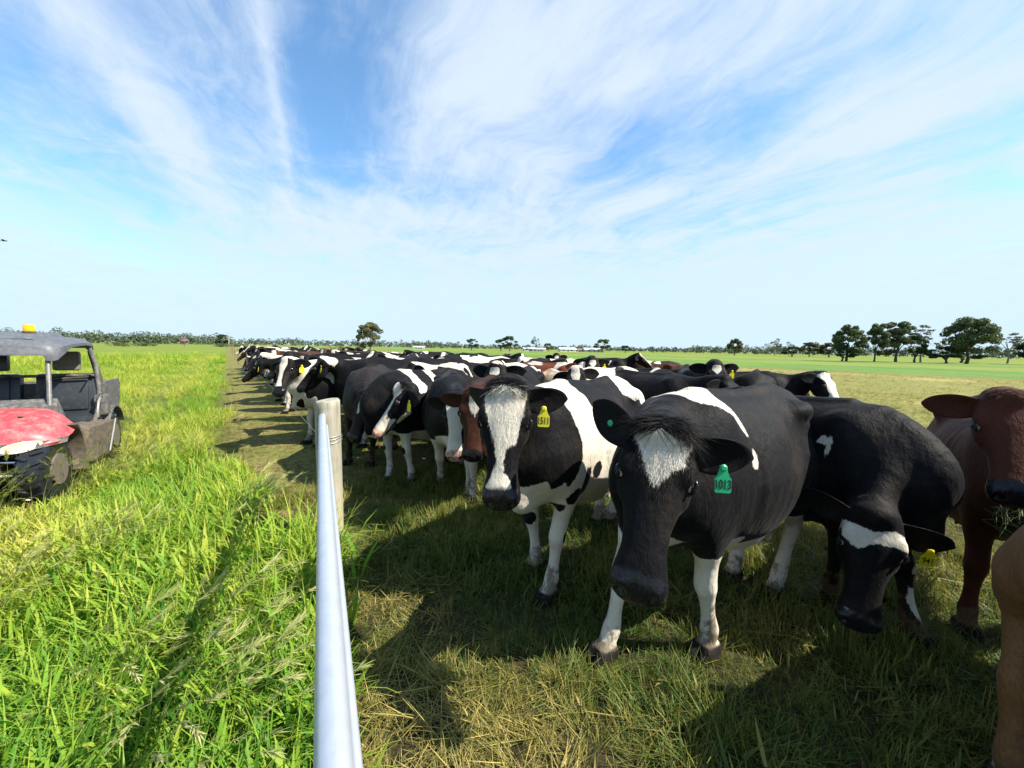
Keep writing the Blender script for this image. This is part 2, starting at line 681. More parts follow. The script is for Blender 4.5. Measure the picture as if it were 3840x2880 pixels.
def ring_points(g, r0, r1, dens, spread=58):
    """points in the camera's wedge (a little wider than the view) between two distances"""
    an = R(spread)
    area = an * (r1 * r1 - r0 * r0)
    n = int(area * dens)
    r_ = np.sqrt(g.random(n) * (r1 * r1 - r0 * r0) + r0 * r0)
    th = (g.random(n) * 2 - 1) * an
    return r_ * np.sin(th), r_ * np.cos(th)


g5 = np.random.default_rng(11)
pr = random.Random(5)


def tuft(kind):
    P = ([], [], [], [])
    if kind == 'lush':
        for i in range(30):
            r_, a_ = .085 * math.sqrt(pr.random()), pr.uniform(0, 6.28)
            blade(P, pr, (r_ * math.cos(a_), r_ * math.sin(a_), 0), pr.uniform(0, 6.28), pr.uniform(.14, .42), pr.uniform(.0015, .0041),
                  pr.uniform(.05, .5), pr.uniform(.5, 2.2), 5)
    elif kind == 'flat':
        for i in range(16):
            r_, a_ = .1 * math.sqrt(pr.random()), pr.uniform(0, 6.28)
            blade(P, pr, (r_ * math.cos(a_), r_ * math.sin(a_), pr.uniform(0, .10)), pr.gauss(.4, 1.0), pr.uniform(.2, .38), pr.uniform(.0022, .0046),
                  pr.uniform(.6, 1.2), pr.uniform(.3, 1.2), 5)
    elif kind == 'far':
        for i in range(16):
            r_, a_ = .22 * math.sqrt(pr.random()), pr.uniform(0, 6.28)
            blade(P, pr, (r_ * math.cos(a_), r_ * math.sin(a_), 0), pr.uniform(0, 6.28), pr.uniform(.14, .34), pr.uniform(.007, .013),
                  pr.uniform(.1, .6), pr.uniform(.4, 1.6), 3)
    elif kind == 'short':
        for i in range(22):
            r_, a_ = .075 * math.sqrt(pr.random()), pr.uniform(0, 6.28)
            blade(P, pr, (r_ * math.cos(a_), r_ * math.sin(a_), 0), pr.uniform(0, 6.28), pr.uniform(.035, .105), pr.uniform(.0009, .0019),
                  pr.uniform(.3, 1.4), pr.uniform(.2, 1.4), 4)
    elif kind == 'lying':
        a0 = pr.uniform(0, 6.28)
        for i in range(14):
            r_, a_ = .09 * math.sqrt(pr.random()), pr.uniform(0, 6.28)
            blade(P, pr, (r_ * math.cos(a_), r_ * math.sin(a_), pr.uniform(.0, .03)), a0 + pr.gauss(0, .5), pr.uniform(.11, .30), pr.uniform(.0010, .0021),
                  pr.uniform(1.05, 1.5), pr.uniform(-.1, .4), 4)
    elif kind == 'stubble':
        for i in range(18):
            r_, a_ = .06 * math.sqrt(pr.random()), pr.uniform(0, 6.28)
            blade(P, pr, (r_ * math.cos(a_), r_ * math.sin(a_), 0), pr.uniform(0, 6.28), pr.uniform(.06, .17), pr.uniform(.0010, .0019),
                  pr.uniform(.02, .45), pr.uniform(0, .8), 3, pr.uniform(.5, 1))
    elif kind == 'sfar':
        for i in range(16):
            r_, a_ = .2 * math.sqrt(pr.random()), pr.uniform(0, 6.28)
            blade(P, pr, (r_ * math.cos(a_), r_ * math.sin(a_), 0), pr.uniform(0, 6.28), pr.uniform(.04, .11), pr.uniform(.003, .006),
                  pr.uniform(.2, 1.0), pr.uniform(.2, 1.0), 3)
    elif kind == 'seed':
        for i in range(5):
            r_, a_ = .10 * math.sqrt(pr.random()), pr.uniform(0, 6.28)
            seed_head(P, pr, (r_ * math.cos(a_), r_ * math.sin(a_), 0), pr.gauss(.15, .35), pr.uniform(.32, .50), pr.uniform(.15, .6))
    return P


# --- tall meadow grass
xs, ys, pk, sc = [], [], [], []
for r0, r1, dens, lo_, hi_, s0, s1 in ((.55, 3.0, 190, 0, 7, .85, 1.25), (3.0, 6.5, 115, 0, 7, .85, 1.25), (6.5, 14, 38, 7, 10, .8, 1.15),
                                       (14, 30, 17, 7, 10, .95, 1.4), (30, 70, 3.6, 7, 10, 1.4, 2.1)):
    x_, y_ = ring_points(g5, r0, r1, dens, 60)
    k_ = zones(x_, y_)
    x_, y_ = x_[k_], y_[k_]
    xs.append(x_)
    ys.append(y_)
    pk.append(g5.integers(lo_, hi_, len(x_)))
    sc.append(g5.uniform(s0, s1, len(x_)))
xs, ys, pk, sc = map(np.concatenate, (xs, ys, pk, sc))
ht = .50 + .62 * value_noise(xs, ys, 1.6, 2) * (.6 + .8 * value_noise(xs, ys, .55, 9))
tint = np.clip(.31 + .95 * value_noise(xs, ys, 1.3, 3) * (.4 + .9 * value_noise(xs, ys, 6, 4)) + g5.normal(0, .13, len(xs)) + np.where(np.hypot(xs, ys) > 7, .22 * (value_noise(xs, ys, 2.2, 41) - .3), 0), 0, 1)
# taller lush growth against the gate
near_gate = np.clip(1 - np.abs(xs + .482 * ys + .25) / .55, 0, 1) * (ys < 3.0)
ht *= 1 + .25 * near_gate
tint *= 1 - .5 * near_gate
trk = np.exp(-((fence_b(xs, ys) + 2.5) / .7) ** 2) * (np.hypot(xs, ys) > 4)
tint = np.clip(tint + .30 * trk - .18 * np.exp(-((fence_b(xs, ys) + 1.35) / .45) ** 2), 0, 1)
ht *= 1 - .45 * trk
ht *= 1 - .55 * np.clip(1.5 - np.hypot((xs + 4.75) / .9, (ys - 3.95) / .55), 0, 1)      # flattened by the buggy's wheels
rot = np.stack([g5.normal(0, .10, len(xs)), g5.normal(.12, .12, len(xs)), g5.uniform(-.7, .7, len(xs)) + (pk < 5) * g5.uniform(0, 6.28, len(xs))], 1)
GR_TALL = grass_mat('meadow_grass', [(.036, .145, .022), (.085, .235, .020), (.195, .33, .024), (.33, .385, .045), (.54, .45, .12)], .38)
scatter('meadow_grass', [tuft('lush') for _ in range(5)] + [tuft('flat') for _ in range(2)] + [tuft('far') for _ in range(3)],
        np.stack([xs, ys, np.zeros(len(xs))], 1), pk, rot, sc * ht, tint, GR_TALL, 'tall lush green grass growing left of the rail and fence')

# --- seed heads in drifts
x_, y_ = ring_points(g5, .8, 9.0, 42, 58)
drift = value_noise(x_, y_, .8, 31) + .35 * np.exp(-(((x_ + 1.75) / .5) ** 2 + ((y_ - 1.75) / .4) ** 2)) + .3 * np.exp(-(((x_ + 3.6) / .9) ** 2 + ((y_ - 4.6) / .5) ** 2))
k_ = zones(x_, y_) & (drift > .68) & (x_ + .482 * y_ < -.40)
x_, y_ = x_[k_], y_[k_]
nS = len(x_)
scatter('seed_grass', [tuft('seed') for _ in range(5)], np.stack([x_, y_, np.zeros(nS)], 1), g5.integers(0, 5, nS),
        np.stack([np.zeros(nS), g5.normal(.05, .1, nS), g5.normal(0, .3, nS)], 1), g5.uniform(.8, 1.15, nS), g5.uniform(.5, 1.0, nS),
        grass_mat('seed_grass', [(.20, .30, .07), (.34, .40, .12), (.55, .52, .24)], .35), 'pale barley grass heads bent by the wind above the meadow grass')

# --- grazed paddock grass
xs, ys, pk, sc = [], [], [], []
for r0, r1, dens, lo_, hi_, s0, s1 in ((.55, 2.6, 300, 0, 11, .75, 1.15), (2.6, 5.2, 250, 0, 11, .95, 1.45), (5.2, 11, 120, 11, 14, .75, 1.2),
                                       (11, 24, 26, 11, 14, .9, 1.4), (24, 52, 3.0, 11, 14, 1.4, 2.2)):
    x_, y_ = ring_points(g5, r0, r1, dens, 60)
    k_ = ~zones(x_, y_) & (fence_b(x_, y_) < 44)
    x_, y_ = x_[k_], y_[k_]
    xs.append(x_)
    ys.append(y_)
    pk.append(g5.integers(lo_, hi_, len(x_)))
    sc.append(g5.uniform(s0, s1, len(x_)))
xs, ys, pk, sc = map(np.concatenate, (xs, ys, pk, sc))
bb_ = fence_b(xs, ys)
# trodden bare strip along the wire
bare = np.exp(-((bb_ + .15) / .75) ** 2) * (fence_a(xs, ys) > .3)
keep = g5.random(len(xs)) > bare * .55 * (.35 + value_noise(xs, ys, .8, 12))
# yellow stalky patches next to the gate and out in the sun
dry = np.clip(1.25 - np.hypot((xs + .35) / .95, (ys - 1.2) / .9), 0, 1) + np.clip(1.1 - np.hypot((xs + .75) / .5, (ys - 2.3) / .45), 0, 1)
dry = np.clip(dry, 0, 1) * (.7 + .8 * value_noise(xs, ys, .35, 15))
far_dry = np.clip((bb_ - 7) / 6, 0, 1) * .55
stb = (pk < 11) & (g5.random(len(xs)) < dry)
pk = np.where(stb, g5.integers(8, 11, len(xs)), np.where(pk < 11, np.where(g5.random(len(pk)) < .30, pk % 4, 4 + pk % 4), pk))
tint = np.clip(.16 + .62 * value_noise(xs, ys, .7, 13) * (.5 + .7 * value_noise(xs, ys, 3, 14)) + dry * .80 + far_dry + bare * .25 + g5.normal(0, .13, len(xs)), 0, 1)
ht = (.5 + .6 * value_noise(xs, ys, .45, 16)) * np.where(bare > .3, .7, 1)
clump = (value_noise(xs, ys, .32, 17) > .80)
ht = np.where(clump, ht * 1.35, ht)
pd_ = np.hypot(xs - FPX, ys - FPY)
ht *= np.clip(.35 + (pd_ - .1) / .8, .35, 1)
rot = np.stack([g5.normal(0, .15, len(xs)), g5.normal(0, .15, len(xs)), g5.uniform(0, 6.28, len(xs))], 1)
GR_SHORT = grass_mat('paddock_grass', [(.010, .040, .008), (.024, .072, .012), (.070, .115, .020), (.22, .19, .05), (.46, .35, .12)], .28)  # greens lowered to paint deeper shade under the cows, straw end left bright
scatter('paddock_grass', [tuft('short') for _ in range(4)] + [tuft('lying') for _ in range(4)] + [tuft('stubble') for _ in range(3)] + [tuft('sfar') for _ in range(3)],
        np.stack([xs, ys, np.zeros(len(xs))], 1)[keep], pk[keep], rot[keep], (sc * ht)[keep], tint[keep], GR_SHORT,
        'short trampled and grazed grass under the cows, right of the rail')

# ================================================================== gate, post and fence
GALV = simple_mat('galvanised_steel', (.50, .54, .60), .44, .6, .07, 30, .05)


def timber_mat(name, a, b, sc=(26, 26, 1.6)):
    m_, t, bs, out = mat_new(name)
    tc = t.n('ShaderNodeTexCoord').outputs['Object']
    n1 = t.noise(t.mapping(tc, sc=sc), 1.0, 6, 0.62, 0.4)
    n2 = t.noise(tc, 4, 5, .6)
    c = t.mix(t.mr(n1, .30, .68), a, b)
    c = t.mix(t.mr(n2, .52, .72, 0, .5), c, (.10, .13, .085))
    crack = t.noise(t.mapping(tc, sc=(34, 34, 1.1)), 1.0, 3, .5, .2)
    k = t.mr(crack, .30, .36, 1.0, 0.0)
    c = t.mix(t.m('MULTIPLY', k, .75), c, (.045, .036, .026))
    t.l(c, bs.inputs['Base Color'])
    bs.inputs['Roughness'].default_value = .85
    bp = t.n('ShaderNodeBump')
    bp.inputs['Strength'].default_value = .6
    bp.inputs['Distance'].default_value = .006
    t.l(t.m('SUBTRACT', n1, t.m('MULTIPLY', k, .6)), bp.inputs['Height'])
    t.l(bp.outputs[0], bs.inputs['Normal'])
    return m_


TIMBER = timber_mat('weathered_timber', (.19, .175, .135), (.37, .34, .27))
WIRE = simple_mat('fence_wire', (.26, .26, .25), .5, .6)
RUST = simple_mat('rusty_steel', (.075, .055, .042), .8, .2, .3, 30)

post = empty('strainer_post', (FPX, FPY, 0))
tag(post, 'thick weathered timber post at the end of the galvanised rail', 'post')
rings = []
for z_ in (-.3, .0, .25, .5, .75, 1.0, 1.16, 1.205, 1.222):
    ring = []
    for k in range(28):
        an = 2 * math.pi * k / 28
        r_ = .103 * (1 + .018 * math.sin(3 * an + z_ * 2) + .012 * math.sin(7 * an + 1)) * (1.02 - .03 * max(z_, 0))
        if z_ > 1.21:
            r_ -= .012
        ring.append((r_ * math.cos(an), r_ * math.sin(an), z_ + .012 * math.cos(an - .6) * (z_ > 1.1)))
    rings.append(ring)
MB().loft(rings).build('timber', TIMBER, post, True)
mb = MB()
for j, z_ in enumerate((.865, .885, .90)):
    pts = []
    for k in range(33):
        an = 2 * math.pi * k / 32
        pts.append((.109 * math.cos(an), .109 * math.sin(an), z_ + .012 * math.sin(an + j)))
    mb.tube(pts, .0024, 5)
mb.tube([(-.109, .01, .88), (-.13, .03, .86), (-.135, .02, .83), (-.128, .03, .80)], .0022, 5)
mb.build('tie_wire', WIRE, post, True)
MB().tube([(.0, -.10, 1.0), (0, -.16, 1.0)], .010, 10).tube([(0, -.15, .96), (0, -.15, 1.06)], .011, 10).build('hinge_pin', GALV, post, True)

GD = Vector((1.402, -2.806, 0)).normalized()            # the gate runs from the post past the camera
GN = Vector((-GD.y, GD.x, 0))                          # to its right as seen from the post ... paddock side
if GN.x < 0:
    GN = -GN
gate = empty('steel_rail', (FPX - .045, FPY - .012, 0))
tag(gate, 'galvanised steel pipe rail running from the timber post towards the camera', 'rail')
g0, g1 = .115, 4.3


def gp(s, off, z_):
    p = GD * s + GN * off
    return (p.x, p.y, z_)


top = MB().tube([gp(g0 - .02, 0, 1.095), gp(g0, 0, 1.095), gp(1.3, 0, 1.092), gp(g1, 0, 1.09)], [.024, .0268, .0268, .0268], 20).build('top_rail', GALV, gate, True)
MB().tube([gp(1.30, 0, 1.092), gp(1.335, 0, 1.092)], .028, 20).build('pipe_joint', GALV, gate, True)
MB().tube([gp(.32, .030, 1.055), gp(g1, .030, 1.055)], .0105, 12).build('side_rail', GALV, gate, True)
for s_ in (4.2,):
    MB().tube([gp(s_, .001, .13), gp(s_, .001, 1.08)], .0205, 10).build('upright', GALV, gate, True)

wire_z = .90
picks = (16.8, 33.5, 46.5, 62.0, 80.0)
for k, a_ in enumerate(picks):
    p = (FPX + FDX * a_, FPY + FDY * a_)
    pk_ = empty('steel_picket', (p[0], p[1], 0), math.atan2(FDY, FDX) + .3 * (k % 2))
    tag(pk_, ['rusty steel picket on the wire fence, the nearest beyond the timber post', 'thin steel picket second along the wire fence', 'thin steel picket third along the wire fence',
              'thin steel picket fourth along the wire fence', 'farthest thin steel picket on the wire fence'][k], 'fence post', 'steel pickets along the wire fence')
    w_ = .022
    MB().prism([(-w_, -.003), (-.003, -.003), (-.003, -w_ * 1.3), (.003, -w_ * 1.3), (.003, -.003), (w_, -.003), (w_, .003), (-w_, .003)], 2, -.3, 1.32).build('stake', RUST, pk_)
    MB().box((0, .012, wire_z + .05), (.03, .02, .05), bev=.004).build('insulator', simple_mat('insulator', (.02, .02, .02), .5), pk_)
pts = [(FPX - .10, FPY + .05, .88)]
for a0, a1 in zip((0.15,) + picks[:-1], picks):
    for k in range(1, 9):
        t = k / 8
        a_ = a0 + (a1 - a0) * t
        pts.append((FPX + FDX * a_ - .02, FPY + FDY * a_ - .01, wire_z + .05 * min(1, a_ / 16) - .05 * math.sin(math.pi * t)))
fw = MB().tube(pts, .0024, 6).build('fence_wire', WIRE, None, True)
tag(fw, 'single plain wire strung from the timber post along the steel pickets', 'wire')


# ================================================================== animals: one implicit surface per body
def unit(v):
    v = np.asarray(v, float)
    return v / (np.linalg.norm(v) + 1e-9)


class Field:
    """signed field on a grid, filled by tapered sweeps and ellipsoids joined with smooth unions"""
    def __init__(self, lo, hi, vox):
        self.lo = np.array(lo, float)
        self.vox = vox
        self.n = np.ceil((np.array(hi) - self.lo) / vox).astype(int) + 1
        self.F = np.full(self.n, 0.6, np.float32)

    def box(self, a, b):
        i0 = np.clip(np.floor((a - self.lo) / self.vox).astype(int), 0, self.n - 1)
        i1 = np.clip(np.ceil((b - self.lo) / self.vox).astype(int) + 1, 1, self.n)
        if np.any(i1 <= i0):
            return None, None
        sl = tuple(slice(int(x), int(y)) for x, y in zip(i0, i1))
        ax = [self.lo[k] + np.arange(i0[k], i1[k]) * self.vox for k in range(3)]
        P = np.stack(np.meshgrid(*ax, indexing='ij'), -1).astype(np.float32)
        return sl, P

    def join(self, sl, D, k, sub=False):
        F = self.F[sl]
        if sub:
            h = np.clip(0.5 - 0.5 * (F + D) / k, 0, 1)
            self.F[sl] = F * (1 - h) - D * h + k * h * (1 - h)
        else:
            h = np.clip(0.5 + 0.5 * (F - D) / k, 0, 1)
            self.F[sl] = F * (1 - h) + D * h - k * h * (1 - h)

    def sweep(self, st, k=0.03, p=2.0, taper=0.0, cap=1.0):
        """st: list of (centre, side axis, up axis, a, bu, bd)"""
        mg = k + 3 * self.vox
        C = np.array([s[0] for s in st], float)
        S = np.array([s[1] for s in st], float)
        U = np.array([s[2] for s in st], float)
        A = np.array([s[3:6] for s in st], float)
        mr = A.max() + mg
        sl0, _ = self.box(C.min(0) - mr, C.max(0) + mr)
        if sl0 is None:
            return
        off = [s.start for s in sl0]
        G = np.full([s.stop - s.start for s in sl0], 9.0, np.float32)
        for i in range(len(st) - 1):
            r_ = max(A[i].max(), A[i + 1].max()) + mg
            sl, P = self.box(np.minimum(C[i], C[i + 1]) - r_, np.maximum(C[i], C[i + 1]) + r_)
            if sl is None:
                continue
            ab = C[i + 1] - C[i]
            L = np.linalg.norm(ab) + 1e-9
            tn = ab / L
            q = P - C[i].astype(np.float32)
            w_ = q @ tn.astype(np.float32)
            t = np.clip(w_ / L, 0, 1)
            w_ = w_ - t * L
            s = S[i] + S[i + 1]
            s = s - tn * (s @ tn)
            s /= np.linalg.norm(s) + 1e-9
            u = U[i] + U[i + 1]
            u = u - tn * (u @ tn) - s * (u @ s)
            u /= np.linalg.norm(u) + 1e-9
            x = q @ s.astype(np.float32)
            y = q @ u.astype(np.float32)
            a = A[i, 0] + (A[i + 1, 0] - A[i, 0]) * t
            bu = A[i, 1] + (A[i + 1, 1] - A[i, 1]) * t
            bd = A[i, 2] + (A[i + 1, 2] - A[i, 2]) * t
            b = np.where(y > 0, bu, bd)
            if taper:
                a = a * (1 - taper * np.clip(y / bu, 0, 1.2))
            c = np.minimum(a, b) * cap
            ax_, by, cw = np.abs(x) / a, np.abs(y) / b, np.abs(w_) / c
            if p == 2.0:
                k0 = np.sqrt(ax_ ** 2 + by ** 2 + cw ** 2)
            else:
                k0 = (ax_ ** p + by ** p + cw ** p) ** (1 / p)
            k1 = np.sqrt((ax_ / a) ** 2 + (by / b) ** 2 + (cw / c) ** 2) + 1e-6
            D = k0 * (k0 - 1) / k1
            D = np.where(k0 < 0.3, -np.minimum(a, b) * 0.7, D)
            ls = tuple(slice(s_.start - o_, s_.stop - o_) for s_, o_ in zip(sl, off))
            G[ls] = np.minimum(G[ls], D)
        self.join(sl0, G, k)

    def ell(self, c, r, axes=None, k=0.03, sub=False):
        c = np.asarray(c, float)
        r = np.asarray(r, float)
        m_ = r.max() + k + 3 * self.vox
        sl, P = self.box(c - m_, c + m_)
        if sl is None:
            return
        q = P - c.astype(np.float32)
        if axes is not None:
            q = q @ np.array(axes, np.float32).T
        k0 = np.linalg.norm(q / r, axis=-1)
        k1 = np.linalg.norm(q / r ** 2, axis=-1) + 1e-6
        self.join(sl, k0 * (k0 - 1) / k1, k, sub)

    def surface(self):
        """naive surface nets"""
        F = self.F
        nx, ny, nz = F.shape
        s = F < 0
        cnt = np.zeros((nx - 1, ny - 1, nz - 1), np.int8)
        for dx in (0, 1):
            for dy in (0, 1):
                for dz in (0, 1):
                    cnt += s[dx:nx - 1 + dx, dy:ny - 1 + dy, dz:nz - 1 + dz]
        act = (cnt > 0) & (cnt < 8)
        I = np.argwhere(act)
        idx = np.full(act.shape, -1, np.int64)
        idx[act] = np.arange(len(I))
        acc = np.zeros((len(I), 3))
        num = np.zeros(len(I))
        cor = [(x, y, z) for x in (0, 1) for y in (0, 1) for z in (0, 1)]
        for a in cor:
            for ax in range(3):
                if a[ax] == 1:
                    continue
                b = list(a)
                b[ax] = 1
                fa = F[I[:, 0] + a[0], I[:, 1] + a[1], I[:, 2] + a[2]]
                fb = F[I[:, 0] + b[0], I[:, 1] + b[1], I[:, 2] + b[2]]
                m_ = (fa < 0) != (fb < 0)
                t = np.where(m_, fa / np.where(m_, fa - fb, 1), 0)
                p = np.tile(np.array(a, float), (len(I), 1))
                p[:, ax] += t
                acc[m_] += p[m_]
                num[m_] += 1
        V = self.lo + (I + acc / num[:, None]) * self.vox
        Q = []
        for ax in range(3):
            o = [k for k in range(3) if k != ax]
            sl_a = [slice(None)] * 3
            sl_b = [slice(None)] * 3
            sl_a[ax] = slice(0, -1)
            sl_b[ax] = slice(1, None)
            for k in o:
                sl_a[k] = slice(1, -1)
                sl_b[k] = slice(1, -1)
            sa, sb = s[tuple(sl_a)], s[tuple(sl_b)]
            E = np.argwhere(sa != sb)
            if len(E) == 0:
                continue
            fl = sa[E[:, 0], E[:, 1], E[:, 2]]
            G = E.copy()
            G[:, o[0]] += 1
            G[:, o[1]] += 1
            ids = []
            for d0, d1 in ((-1, -1), (0, -1), (0, 0), (-1, 0)):
                H = G.copy()
                H[:, o[0]] += d0
                H[:, o[1]] += d1
                ids.append(idx[H[:, 0], H[:, 1], H[:, 2]])
            q = np.stack(ids, 1)
            if ax == 1:
                fl = ~fl
            q[~fl] = q[~fl][:, ::-1]
            Q.append(q)
        Q = np.concatenate(Q)
        Q = Q[(Q >= 0).all(1)]
        return V, Q


def smooth_verts(V, Q, it=2, lam=0.5):
    e = np.concatenate([Q[:, [0, 1]], Q[:, [1, 2]], Q[:, [2, 3]], Q[:, [3, 0]]])
    n = len(V)
    deg = np.bincount(e[:, 0], minlength=n) + np.bincount(e[:, 1], minlength=n)
    deg = np.maximum(deg, 1)
    for k in range(it):
        for l_ in (lam, -lam * 1.03):
            acc = np.stack([np.bincount(e[:, 0], V[e[:, 1], c], n) + np.bincount(e[:, 1], V[e[:, 0], c], n)
                            for c in range(3)], 1)
            V = V + l_ * (acc / deg[:, None] - V)
    return V


def catmull(P, m):
    """resample rows of P (stations) with m samples per span"""
    P = np.asarray(P, float)
    out = []
    n = len(P)
    for i in range(n - 1):
        p0, p1, p2, p3 = P[max(i - 1, 0)], P[i], P[i + 1], P[min(i + 2, n - 1)]
        for j in range(m):
            t = j / m
            out.append(0.5 * ((2 * p1) + (-p0 + p2) * t + (2 * p0 - 5 * p1 + 4 * p2 - p3) * t * t
                              + (-p0 + 3 * p1 - 3 * p2 + p3) * t ** 3))
    out.append(P[-1])
    return np.array(out)


def poly_sd(px_, py_, poly):
    """signed distance to a closed polygon, positive inside"""
    P = np.stack([px_, py_], 1)
    poly = np.asarray(poly, float)
    d2 = np.full(len(P), 1e9)
    ins = np.zeros(len(P), bool)
    n = len(poly)
    for i in range(n):
        a, b = poly[i], poly[(i + 1) % n]
        e = b - a
        q = P - a
        t = np.clip((q @ e) / (e @ e + 1e-12), 0, 1)
        r_ = q - t[:, None] * e
        d2 = np.minimum(d2, (r_ ** 2).sum(1))
        c = (a[1] <= P[:, 1]) != (b[1] <= P[:, 1])
        with np.errstate(divide='ignore', invalid='ignore'):
            xi = a[0] + (P[:, 1] - a[1]) / (b[1] - a[1]) * e[0]
        ins ^= c & (P[:, 0] < xi)
    return np.where(ins, 1, -1) * np.sqrt(d2)


TRUNK = np.array([
    # x, centre z, half width, up, down
    (-0.89, 1.17, 0.07, 0.07, 0.13), (-0.83, 1.12, 0.16, 0.17, 0.23), (-0.74, 1.09, 0.215, 0.245, 0.30),
    (-0.60, 1.06, 0.245, 0.315, 0.33), (-0.45, 1.04, 0.265, 0.35, 0.39), (-0.25, 1.00, 0.32, 0.372, 0.44),
    (-0.02, 0.97, 0.375, 0.395, 0.45), (0.20, 0.975, 0.36, 0.40, 0.42), (0.38, 0.99, 0.30, 0.405, 0.39),
    (0.54, 1.02, 0.24, 0.37, 0.36), (0.68, 1.01, 0.19, 0.27, 0.30), (0.78, 0.97, 0.12, 0.17, 0.20)])
# head stations: t along the head, n of the centre, half width, dorsal, ventral
HEAD = np.array([
    (-0.035, -0.065, 0.055, 0.035, 0.05), (0.0, -0.065, 0.09, 0.058, 0.09), (0.06, -0.068, 0.108, 0.066, 0.12),
    (0.13, -0.07, 0.112, 0.070, 0.145), (0.19, -0.07, 0.104, 0.066, 0.15), (0.26, -0.068, 0.086, 0.058, 0.128),
    (0.33, -0.066, 0.071, 0.052, 0.10), (0.40, -0.066, 0.064, 0.048, 0.078), (0.455, -0.068, 0.070, 0.050, 0.066),
    (0.505, -0.072, 0.080, 0.052, 0.060), (0.54, -0.078, 0.074, 0.045, 0.050), (0.56, -0.084, 0.052, 0.030, 0.034)])
FRONT_LEG = [(.50, .13, 1.02, .08, .15), (.48, .175, .84, .078, .115), (.455, .175, .69, .066, .085), (.452, .162, .56, .050, .056),
             (.462, .158, .46, .050, .052), (.463, .157, .415, .051, .052), (.455, .155, .345, .037, .038),
             (.452, .153, .23, .032, .034), (.452, .153, .145, .043, .046), (.472, .153, .085, .039, .042), (.488, .153, .05, .048, .052)]
HIND_LEG = [(-.56, .12, 1.10, .09, .21), (-.54, .185, .93, .105, .20), (-.49, .20, .78, .088, .145), (-.57, .185, .66, .066, .10),
            (-.67, .172, .565, .046, .064), (-.715, .165, .505, .046, .060), (-.712, .162, .43, .041, .046), (-.695, .158, .30, .034, .038),
            (-.68, .156, .15, .044, .048), (-.655, .156, .085, .040, .043), (-.64, .156, .05, .048, .052)]


